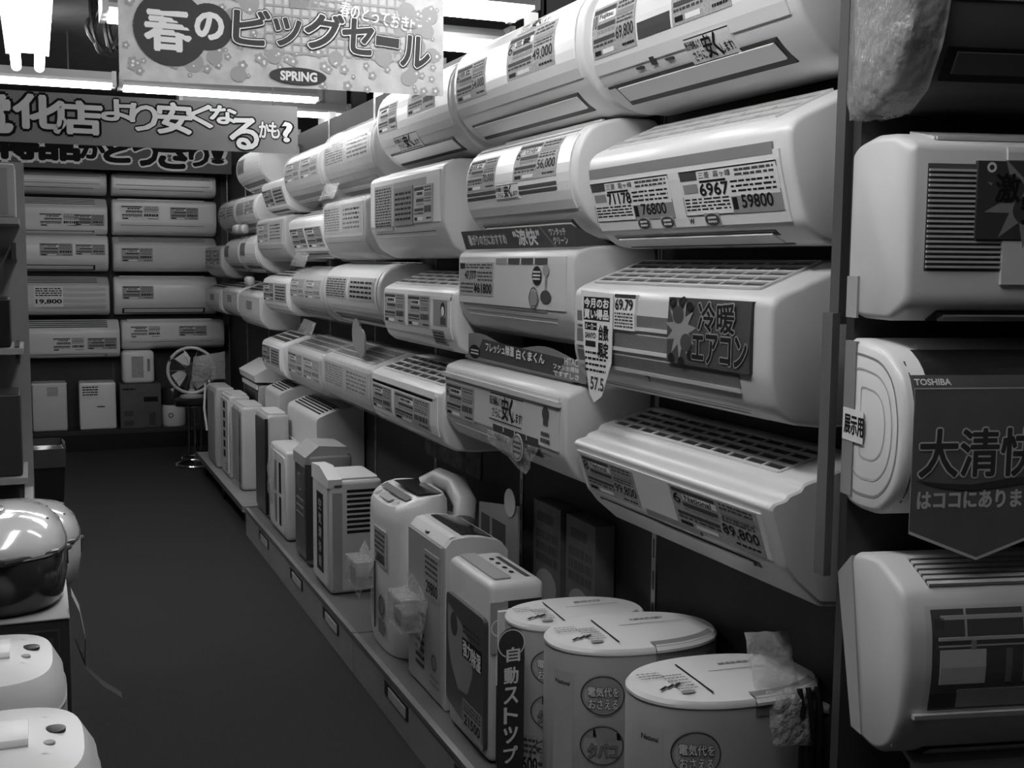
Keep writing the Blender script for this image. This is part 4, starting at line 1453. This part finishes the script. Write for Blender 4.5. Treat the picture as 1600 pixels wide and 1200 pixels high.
pts = [(0, .265), (.17, .26), (.165, .1), (.12, .02), (.08, 0), (.055, .02), (.02, .13)]
b.loft([[(x, y, z) for x, z in pts] for y in (-.002, 0)])
b.build('sheet', PAPER, t)
p = Print()
p.rect(.018, .195, .155, .25, 0)
p.text('今月のお', .022, .225, .15, .247, 2, 2, .03)
p.text('買い得品', .022, .199, .15, .221, 2, 2, .03)
p.rect(.025, .172, .09, .19, 0)
p.text('メーカー', .028, .174, .087, .188, 2, 2, .02)
p.text('SANYO', .028, .152, .085, .166, 0, 1, .04)
p.rect(.03, .132, .085, .146, 0)
p.text('台数', .1, .15, .15, .185, 0, 1, .04)
p.text('限定', .1, .11, .15, .145, 0, 1, .04)
p.lines(.03, .07, .14, .125, 4, 0, 1, .4, random.Random(4))
p.text('57.5', .06, .03, .13, .062, 1, 1, .03)
p.build('print', INKS, t, lambda x, y, l: (x, -.002 - l * EPS, y))
t = thing('hanging_bag', 'crumpled triangular clear bag with oval tag hanging under the bottom row', 'bag', (1.225, 3.21, .93), RZR)
b = MB()
rnd = random.Random(5)
rows = []
for i in range(7):
    rows.append([(.02 + .38 * i / 6 * (1 - .05 * j), rnd.uniform(-.008, .004), .085 - .085 * j / 4 * (.35 + .65 * i / 6)) for j in range(5)])
b.grid(rows).build('sheet', HEAVYBAG, t, True, 60)
b = MB()
b.tube([(.29, -.014, .07), (.29, -.012, .07)], .038, 18)
b.build('oval_tag', PALE, t)
p = Print()
p.ring(.29, .07, .03, .033, 1, 1)
p.lines(.265, .05, .315, .09, 3, 1, 1, .5)
p.build('print', INKS, t, lambda x, y, l: (x, -.0142 - l * EPS, y))
# clear discs and small bags on top of the bottom row
for i, (y, z, r_) in enumerate(((4.98, 1.19, .07), (4.86, 1.17, .06), (4.75, 1.165, .06))):
    d = MB()
    d.tube([(-.004, 0, 0), (.004, 0, 0)], r_, 24)
    o = d.build('filter_disc', mat('translucent_grey', .25, .3), None)
    o.location = (1.30 - .02 * i, y, z)
    tag(o, ('largest', 'middle', 'nearest')[i] + ' of three grey round discs standing on the bottom row unit', 'disc', 'round discs on the bottom row')
for i, (x, y, z, w_, lb) in enumerate(((1.235, 6.1, 1.487, .36, 'crumpled parts bag lying on the film-wrapped third-row unit'),
                                       (1.27, 6.1, 1.14, .34, 'crumpled parts bag lying on the torn-bag bottom-row unit'),
                                       (1.225, 5.38, 1.79, .3, 'shiny rolled bag lying on the banded second-row unit'))):
    t = thing('parts_bag', lb, 'bag', (x, y, z), RZR, 'bags lying on wall units')
    bag(t, [(0, 0, -.005), (w_, 0, -.01), (w_ * .95, .03, .06), (.03, .03, .07)], 'film', HEAVYBAG, 30 + i)
for i, (y, z) in enumerate(((7.95, 1.69), (7.7, 1.685), (7.5, 1.355))):
    t = thing('small_package', ('left', 'right', 'lower')[i] + ' white paper package on the far second-row units', 'package', (1.225, y, z - .005), RZR, 'paper packages at the far end')
    MB().loft(rbox(.14, .05, .06, .02)).build('packet', PALE, t, True)

# ------------------------------------------------------------------ hanging banners
BAN = mat('banner_paper', .5, .7, .2, .14, 26)
t = thing('banner', 'floral spring sale banner hanging across the top of the aisle', 'banner', (.213, 3.15, 1.955), 0)
bw_, bh_ = .862, .47
rows = [[(bw_ * i / 12, .006 * math.sin(i * .7), bh_ * j + .012 * i / 12 * (1 - j)) for i in range(13)] for j in (0, 1)]
b = MB()
b.grid(rows)
b.grid([[(x, y + .003, z) for x, y, z in r] for r in rows][::-1])
b.build('sheet', BAN, t)
PX = 590.0
p = Print()
rnd = random.Random(12)


def bx(x):
    return (x - 186) / PX


def by(x, y):
    return (127 + (x - 186) * .05 - y) / PX + .012 * (x - 186) / 506


for k in range(330):
    x, y = rnd.uniform(192, 684), rnd.uniform(-120, 148)
    if 390 < x < 620 and y < 85:
        continue
    r_ = rnd.choice((4, 5, 6, 6, 7, 7, 8, 9, 12, 15)) / PX
    cx, cy = bx(x), by(x, y)
    if cy - r_ < .005 or cx - r_ < .003 or cx + r_ > bw_ - .003:
        continue
    if r_ > 11 / PX:
        p.disc(cx, cy, r_, None, 4, 1, 18)
    else:
        for q in range(5):
            p.disc(cx + r_ * .6 * math.cos(q * 1.257), cy + r_ * .6 * math.sin(q * 1.257), r_ * .42, None, 4, 1, 10)
        p.disc(cx, cy, r_ * .3, None, 2, 2, 8)
for k in range(16):
    x = 400 + k * 14
    p.rect(bx(x), by(x, 90), bx(x) + .006, by(x, -120), 4, 1)
for k in range(14):
    y = 85 - k * 14
    for q in range(16):
        x = 400 + q * 14
        p.rect(bx(x) + .006, by(400, y), bx(x + 14), by(400, y) + .006, 4, 1)
p.disc(bx(262), by(262, 52), 55 / PX, None, 1, 3, 40)
p.disc(bx(318), by(318, 48), 35 / PX, None, 1, 3, 32)
p.text('春', bx(224), by(262, 84), bx(290), by(262, 22), 2, 6, .032)
p.text('の', bx(298), by(318, 66), bx(338), by(318, 28), 2, 6, .05)
for ch, x0, x1, y0, y1 in (('ビ', 355, 408, 22, 74), ('ッ', 414, 456, 34, 76), ('グ', 464, 524, 26, 80), ('セ', 524, 574, 34, 86), ('ー', 580, 617, 60, 74), ('ル', 622, 670, 58, 106)):
    xm = (x0 + x1) / 2
    p.outlined(ch, bx(x0), by(xm, y1), bx(x1), by(xm, y0), 1, 2, 6, .03, .06, rot=-.06, edge2=0, b2=.085)
p.disc(bx(452), by(452, 122), 45 / PX, 13 / PX, 1, 6, 32)
p.text('SPRING', bx(424), by(452, 130), bx(482), by(452, 115), 2, 8, .04)
p.poly([(bx(440), by(440, 2)), (bx(630), by(630, 28)), (bx(650), by(650, 44)), (bx(640), by(640, 46)), (bx(520), by(520, 22)), (bx(440), by(440, 18))], 3, 4)
p.text('春のとっておき!', bx(520), by(580, 40), bx(640), by(580, 16), 2, 6, .02, rot=-.12)
p.build('print', INKS, t, lambda x, y, l: (x, .006 * math.sin(x / bw_ * 12 * .7) - .001 - l * EPS, y))
for x in (.04, bw_ - .04):
    MB().tube([(x, 0, bh_ - .01), (x, 0, CEIL - 1.955)], .002, 5).build('string', DARK, t)

t = thing('banner', 'grey gradient banner with outlined letters ending in a question mark', 'banner', (-.935, 4.75, 1.935), 0)
bw2, bh2 = 1.935, .188
b = MB()
b.box(0, bw2, 0, .003, 0, bh2)
b.build('sheet', mat('grey_banner', .22, .6, .3, .25, 1.5), t)
p = Print()
PX2 = 421.0
gx = lambda x: bw2 - (465 - x) / PX2
gy = lambda y: (241 - y) / PX2
for ch, x0, x1, y0, y1 in (('電', -70, 18, 172, 226), ('化', 22, 96, 168, 218), ('店', 80, 150, 174, 224), ('よ', 150, 196, 168, 200), ('り', 194, 236, 172, 214), ('安', 236, 290, 168, 216),
                           ('く', 286, 324, 168, 204), ('な', 320, 362, 168, 196), ('る', 352, 398, 186, 236), ('か', 400, 416, 190, 216), ('も', 416, 434, 190, 216), ('?', 438, 456, 188, 222)):
    p.outlined(ch, gx(x0), max(.005, gy(y1)), gx(x1), min(bh2 - .005, gy(y0)), 3, 0, 1, .03, .08)
p.build('print', INKS[:3] + [INKL], t, lambda x, y, l: (x, -l * EPS, y))
for x in (.3, bw2 - .1):
    MB().tube([(x, 0, bh2), (x, 0, CEIL - 1.935)], .002, 5).build('string', DARK, t)

t = thing('banner', 'dark banner with white-edged black letters above the back wall units', 'banner', (-.7, 9.5, 2.19), 0)
bw3, bh3 = 2.17, .22
b = MB()
b.box(0, bw3, 0, .004, 0, bh3)
b.build('sheet', mat('dark_banner', .1, .6, .3, .05, 5), t)
p = Print()
PX3 = 196.0
gx3 = lambda x: bw3 - (361 - x) / PX3
gy3 = lambda y: (275 - y) / PX3
for ch, x0, x1, y1 in (('お', -25, 22, 262), ('特', 25, 82, 262), ('品', 86, 138, 262), ('が', 140, 175, 258), ('ど', 175, 218, 262), ('っ', 216, 250, 266), ('さ', 252, 296, 268), ('り', 298, 326, 264), ('!', 330, 350, 260)):
    p.outlined(ch, gx3(x0), gy3(y1), gx3(x1), bh3 - .005, 0, 2, 1, .05, .115)
p.build('print', INKS, t, lambda x, y, l: (x, -l * EPS * 2, y))
for x in (.3, bw3 - .05):
    MB().tube([(x, .002, bh3), (x, .002, CEIL - 2.19)], .003, 5).build('string', DARK, t)

# cables looping down at the upper left
t = thing('cable_bundle', 'tangle of black cables looping below the ceiling at the upper left', 'cables', (.28, 5.6, CEIL), 0)
rnd = random.Random(9)
for k in range(7):
    x0 = .0 + k * .012
    d = .25 + .04 * rnd.random()
    e = rnd.uniform(.05, .3)
    path = [(x0, 0, 0), (x0 + rnd.uniform(-.02, .02), .01, -d * .5), (x0 - .03 + rnd.uniform(-.02, .03), 0, -d), (x0 + .02, 0, -d - .09), (x0 + e * .5, 0, -d - .05), (x0 + e, 0, -d + .08), (x0 + e + .05, 0, -.1)]
    pts = []
    for i in range(len(path) - 1):
        for q in range(4):
            f = q / 4
            P0, P1, P2, P3 = [Vector(path[min(max(i + o, 0), len(path) - 1)]) for o in (-1, 0, 1, 2)]
            pts.append(.5 * ((2 * P1) + (P2 - P0) * f + (2 * P0 - 5 * P1 + 4 * P2 - P3) * f * f + (3 * P1 - P0 - 3 * P2 + P3) * f ** 3))
    MB().tube(pts, .011, 6).build('cable', BLACK, t, True)
o = MB().box(-.5, -.02, 6.3, 6.45, 2.2, 2.32).build('dark_box', BLACK)
tag(o, 'black box hanging at the left edge above the grey banner', 'box')
MB().tube([(-.2, 6.38, 2.32), (-.2, 6.38, CEIL)], .006, 6).build('hanger', DARK, o)

# ------------------------------------------------------------------ back platform and what stands on it
t = thing('back_platform', 'black platform along the foot of the back wall', 'platform', (-1.5, 9.7, 0), 0)
MB().box(0, 2.97, 0, .29, .13, .165).build('deck', DARK, t)
MB().box(0, 2.97, .005, .28, 0, .13).build('plinth', BLACK, t)


def carton(label, x0, x1, y0, y1, z0, z1, m, cat='box', name='box', r=.015):
    t = thing(name, label, cat, (x0, y0, z0), 0, 'goods on the back platform')
    MB().loft(rbox(x1 - x0, y1 - y0, z1 - z0, r)).build('body', m, t, True)
    return t, x1 - x0, z1 - z0


t, W, H = carton('white bin-like appliance with small card, leftmost on back platform', -.05, .205, 9.73, 9.97, .165, .545, IVORY, 'appliance', 'appliance')
MB().box(.0, W, -.004, .002, H - .012, H).build('lid', WHITE, t)
MB().box(.11, .19, -.005, -.001, H - .1, H - .03).build('price_card', CARDB, t)
t, W, H = carton('white square appliance with dark slot and taped price paper on back platform', .295, .57, 9.73, 9.97, .165, .54, WHITE, 'appliance', 'appliance')
MB().box(.13, .19, -.003, .003, H * .48, H * .5).build('slot', BLACK, t)
pc = MB().box(.02, .15, -.006, -.002, H - .115, H - .015).build('price_paper', PAPER, t)
p = Print()
p.lines(.005, .01, .12, .09, 4, 0, 1, .5)
p.build('print', INKS, pc, lambda x, y, l: (.02 + x, -.006 - l * EPS, H - .115 + y))
t, W, H = carton('brown-grey cardboard carton on the back platform', .6, .915, 9.72, 9.97, .165, .52, mat('cardboard', .1, .8, .2, .1, 12), 'carton', 'carton', .004)
p = Print()
p.lines(.02, .3, .12, .33, 1, 0, 1, .5)
p.rect(.18, .21, .29, .25, 0)
p.rect(.03, .1, .1, .14, 1)
p.rect(.22, .02, .27, .12, 1)
p.rect(.03, .02, .1, .06, 1)
p.build('print', INKS, t, lambda x, y, l: (x, -l * EPS, y))
t, W, H = carton('white humidifier with grey front label standing on the carton', .625, .87, 9.74, 9.95, .52, .785, WHITE, 'humidifier', 'humidifier', .03)
MB().box(.07, .16, -.004, .002, .05, .22).build('label', CARDB, t)
MB().box(.19, .21, -.004, .002, .1, .2).build('side_label', MID, t)
t = thing('water_pot', 'round pot with dark glass top and white base on back platform', 'pot', (1.02, 9.84, .165), 0, 'goods on the back platform')
MB().lathe([(.095, 0), (.1, .01), (.1, .16), (.098, .17)], n=28).build('base', WHITE, t, True)
MB().lathe([(.094, .171), (.095, .29), (.085, .31), (.03, .315)], n=28).build('glass_top', GLOSSD, t, True)
p = Print()
p.ring(0, 0, .014, .02, 1, 1)
p.build('logo', INKS, t, lambda x, y, l: (x - .03, -.1015 + .02 * abs(x) - l * EPS, .09 + y))
# stool and fan
t = thing('round_stool', 'black round stool on a chrome ring base at the far end', 'stool', (1.06, 8.75, 0), 0)
MB().lathe([(.13, .46), (.145, .47), (.145, .495), (.12, .51)], n=28).build('seat', BLACK, t, True)
MB().lathe([(.1, .445), (.15, .45), (.15, .459)], n=28).build('rim', CHROME, t, True)
for k in range(3):
    a_ = k * 2.094 + .4
    MB().tube([(.05 * math.cos(a_), .05 * math.sin(a_), .45), (.05 * math.cos(a_), .05 * math.sin(a_), .1), (.13 * math.cos(a_), .13 * math.sin(a_), .012)], .01, 8).build('leg', CHROME, t, True)
MB().tube([(.14 * math.cos(k * PI / 12), .14 * math.sin(k * PI / 12), .012) for k in range(25)], .01, 6).build('base_ring', CHROME, t, True)
MB().tube([(.1 * math.cos(k * PI / 12), .1 * math.sin(k * PI / 12), .06) for k in range(25)], .007, 6).build('foot_ring', CHROME, t, True)
t = thing('desk_fan', 'round bagged desk fan with dark hub standing on the stool', 'fan', (1.04, 8.74, .51), math.radians(-10))
fc = Vector((0, 0, .20))
MB().lathe([(.085, 0), (.085, .015), (.03, .03), (.02, .06)], n=20).build('base', GREY, t, True)
MB().tube([(0, .03, .03), (0, .03, .2)], .016, 8).build('neck', GREY, t, True)
b = MB()
b.tube([(.165 * math.cos(k * PI / 16), -.02, .2 + .165 * math.sin(k * PI / 16)) for k in range(33)], .012, 8)
b.build('guard_ring', PALE, t, True)
for k in range(4):
    a_ = k * PI / 2 + .5
    b = MB()
    b.add([(fc.x + r_ * math.cos(a_ + o), -.02 + dy, fc.z + r_ * math.sin(a_ + o)) for r_, o, dy in ((.03, 0, 0), (.09, -.45, .012), (.145, -.25, .012), (.145, .45, -.01), (.08, .4, -.01))], [(0, 1, 2, 3, 4)])
    b.build('blade', PALE, t, True)
for k in range(10):
    a_ = k * 2 * PI / 10
    MB().tube([(.04 * math.cos(a_), -.045, .2 + .04 * math.sin(a_)), (.11 * math.cos(a_), -.045, .2 + .11 * math.sin(a_)), (.165 * math.cos(a_), -.02, .2 + .165 * math.sin(a_))], .0025, 5).build('guard_wire', STEEL, t)
MB().tube([(0, -.055, .2), (0, .05, .2)], [.042, .05], 18).build('hub', DARK, t, True)
bag(t, [(.0, -.06, .12), (.24, -.06, .14), (.24, -.05, .34), (.02, -.06, .30)], 'plastic_bag', BAG, 40)

# bin
t = thing('waste_bin', 'black waste bin with shiny liner rim beside the left gondola', 'bin', (-.1, 6.6, 0), 0)
MB().loft([[(x, y, z) for x, y in fillet([(i_, i_), (.22 - i_, i_), (.22 - i_, .3 - i_), (i_, .3 - i_)], .03, 3)] for z, i_ in ((0, .02), (.42, 0))]).build('body', BLACK, t, True)
MB().loft([[(x, y, z) for x, y in fillet([(i_, i_), (.22 - i_, i_), (.22 - i_, .3 - i_), (i_, .3 - i_)], .03, 3)] for z, i_ in ((.40, -.006), (.50, -.006), (.52, .01), (.45, .02))], False).build('liner', mat('glossy_liner', .04, .15), t, True)

# ------------------------------------------------------------------ left gondola
t = thing('gondola', 'grey gondola end panel with shelves at the left edge', 'shelf unit', (-1.0, 3.95, 0), 0)
GOND = mat('gondola_paint', .3, .6, .3, .05, 6)
MB().box(0, .978, 0, .03, 0, 1.80).build('end_panel', GOND, t)
MB().box(.05, .94, .03, 1.9, .1, 1.7).build('core', GOND, t)
for z in (.78, .86, 1.24, 1.615):
    MB().box(.0, .975 if z == .78 else .962, -.36 if z == .78 else -.3, 0, z - .012, z + .006).build('shelf', PALE if z == .78 else GOND, t)
for z in (1.5, 1.2, .8):
    MB().box(.94, .952, -.28, 0, z - .0, z + .05).build('bracket', DARK, t)
for lb, x1, y0, z0, z1, mm in (('printed carton with light top on the highest gondola shelf', -.045, 3.68, 1.622, 1.775, GREY), ('black appliance on the middle gondola shelf', -.07, 3.68, 1.247, 1.39, BLACK), ('dark carton on the lower gondola shelf', -.05, 3.68, .867, 1.11, DARK)):
    t = thing('carton', lb, 'carton', (x1 - .32, y0, z0), 0, 'boxes on the left gondola')
    MB().loft(rbox(.32, .2, z1 - z0, .006)).build('body', mm, t)
    if mm is GREY:
        MB().box(.26, .3, -.004, .0, .01, .14).build('side_label', MID, t)
        p = Print()
        p.lines(.2, .06, .25, .12, 3, 0, 1, .5)
        p.build('print', INKS, t, lambda x, y, l: (x, -l * EPS - .0005, y))

# ------------------------------------------------------------------ table with cookers and pots, lower left
t = thing('sales_table', 'table at the lower left carrying cookers and pots', 'table', (-1.2, 1.2, 0), 0)
MB().box(0, 1.225, 0, 1.6, .63, .66).build('table_top', GREY, t)
for x in (.05, 1.16):
    for y in (.05, 1.5):
        MB().box(x, x + .04, y, y + .04, 0, .63).build('leg', STEEL, t)
t = thing('carton', 'dark appliance carton with framed labels under the black rice cooker', 'carton', (-.4, 2.0, .66), 0, 'cartons on the sales table')
MB().loft(rbox(.435, .3, .255, .004)).build('body', mat('dark_carton_print', .03, .6, .3), t)
MB().box(.0, .436, -.002, .3, .255, .257).build('top_sheet', GREY, t)
p = Print()
for x0, x1, y0, y1 in ((.25, .33, .2, .24), (.345, .42, .2, .24), (.25, .42, .03, .19)):
    for a_, b_, c_, d_ in ((x0, y0, x1, y0 + .003), (x0, y1 - .003, x1, y1), (x0, y0, x0 + .003, y1), (x1 - .003, y0, x1, y1)):
        p.rect(a_, b_, c_, d_, 1)
p.lines(.26, .21, .32, .23, 1, 1, 1, .5)
p.lines(.355, .21, .41, .23, 1, 1, 1, .5)
p.build('print', INKS, t, lambda x, y, l: (x, -.0025 - l * EPS, y))
t = thing('carton', 'dark carton under the silver rice cooker', 'carton', (-.3, 2.33, .66), 0, 'cartons on the sales table')
MB().loft(rbox(.33, .3, .2, .004)).build('body', DARK, t)


def cooker(label, x, y, z, sx, sy, H, bm, lm):
    t = thing('rice_cooker', label, 'rice cooker', (x, y, z), 0, 'rice cookers')
    MB().lathe([(.88, 0), (.95, .012), (1, .05), (1, H * .58), (.985, H * .62)], n=44, sx=sx, sy=sy, e=3.0).build('body', bm, t, True)
    MB().lathe([(.99, H * .625), (.985, H * .68), (.93, H * .8), (.78, H * .93), (.5, H), (.05, H * 1.02)], n=44, sx=sx, sy=sy, e=2.8).build('lid', lm, t, True)
    MB().lathe([(1.0, H * .60), (1.005, H * .615), (.99, H * .63)], n=44, sx=sx, sy=sy, e=3.0).build('seam_ring', BLACK, t, True)
    MB().lathe([(.06, 0), (.06, .008), (.045, .01)], c=(-.02, -sy * .2, H * .99), n=20).build('steam_vent', CHROME, t, True)
    MB().tube([(-sx * 1.0, 0, H * .5), (-sx * .8, -sy * .75, H * .62), (sx * .3, -sy * 1.04, H * .63), (sx * .85, -sy * .7, H * .62), (sx * 1.02, 0, H * .5)], .006, 8).build('carry_handle', DARK, t, True)
    for k in range(4):
        c = MB().lathe([(.01, 0), (.01, .004), (.008, .005)], n=12)
        c = c.build('button', BLACK, t, True)
        c.location = (sx * .72, -sy * .3 + k * .035, H * .895)
    MB().box(sx * .97, sx * 1.01, -.03, .03, H * .35, H * .52).build('display', BLACK, t)
    return t


SIL = mat('silver_lid', .5, .16, .6, coat=.5)
cooker('black rice cooker with shiny silver lid on the framed carton', -.10, 2.17, .918, .138, .165, .155, GLOSSD, SIL)
cooker('silver rice cooker half hidden behind the black one', -.065, 2.5, .86, .135, .16, .15, PALE, SIL)


def pot(label, x, y, sx, sy, H):
    t = thing('water_heater_pot', label, 'pot', (x, y, .66), 0, 'white electric pots')
    MB().lathe([(.9, 0), (.98, .01), (1, .04), (1, H * .72), (.99, H * .78)], n=48, sx=sx, sy=sy, e=3.2).build('body', PALE, t, True)
    MB().lathe([(.985, H * .785), (.97, H * .86), (.85, H * .96), (.5, H), (.05, H * 1.005)], n=48, sx=sx, sy=sy, e=3.2).build('lid', IVORY, t, True)
    MB().lathe([(1.0, H * .77), (1.003, H * .782), (.98, H * .79)], n=48, sx=sx, sy=sy, e=3.2).build('seam_ring', MID, t, True)
    MB().loft([[(x, y, z) for y, z in fillet([(-sy * .28, H * .99), (sy * .28, H * .99), (sy * .24, H * 1.035), (-sy * .24, H * 1.035)], .01, 2)] for x in (-sx * .8, sx * .38)]).build('lid_handle', WHITE, t, True, 30)
    b = MB()
    rows = [[(sx * (.45 + .28 * i / 4), yy, H * (.985 - .05 * (i / 4) ** 2) + .003) for yy in (-sy * .4, 0, sy * .4)] for i in range(5)]
    b.grid(rows).build('control_panel', PALE, t, True)
    c = MB().lathe([(.013, 0), (.013, .004), (.01, .005)], n=16).build('button', BLACK, t, True)
    c.location = (sx * .6, sy * .1, H * .965 + .004)
    c = MB().lathe([(.007, 0), (.007, .004), (.006, .005)], n=12).build('button', MID, t, True)
    c.location = (sx * .55, -sy * .2, H * .968 + .004)
    return t


pot('white electric pot just below the rice cooker carton', -.095, 1.78, .12, .14, .28)
pot('nearest white electric pot with black button at the bottom left corner', -.073, 1.44, .13, .145, .283)
# hanging price ribbons
t = thing('price_ribbon', 'long curling paper ribbon hanging off the carton edge into the aisle', 'paper strip', (.04, 2.02, .95), 0)
for i, (pth, w_, mm) in enumerate((([(0, 0), (.012, -.03), (.02, -.08), (.018, -.13)], .05, PALE), ([(.004, -.08), (.02, -.13), (.045, -.16), (.075, -.185)], .03, DARK))):
    rows = [[(x, dy * w_ - .01, z) for dy in (0, 1)] for x, z in pth]
    MB().grid(rows).build('strip', mm, t, True)
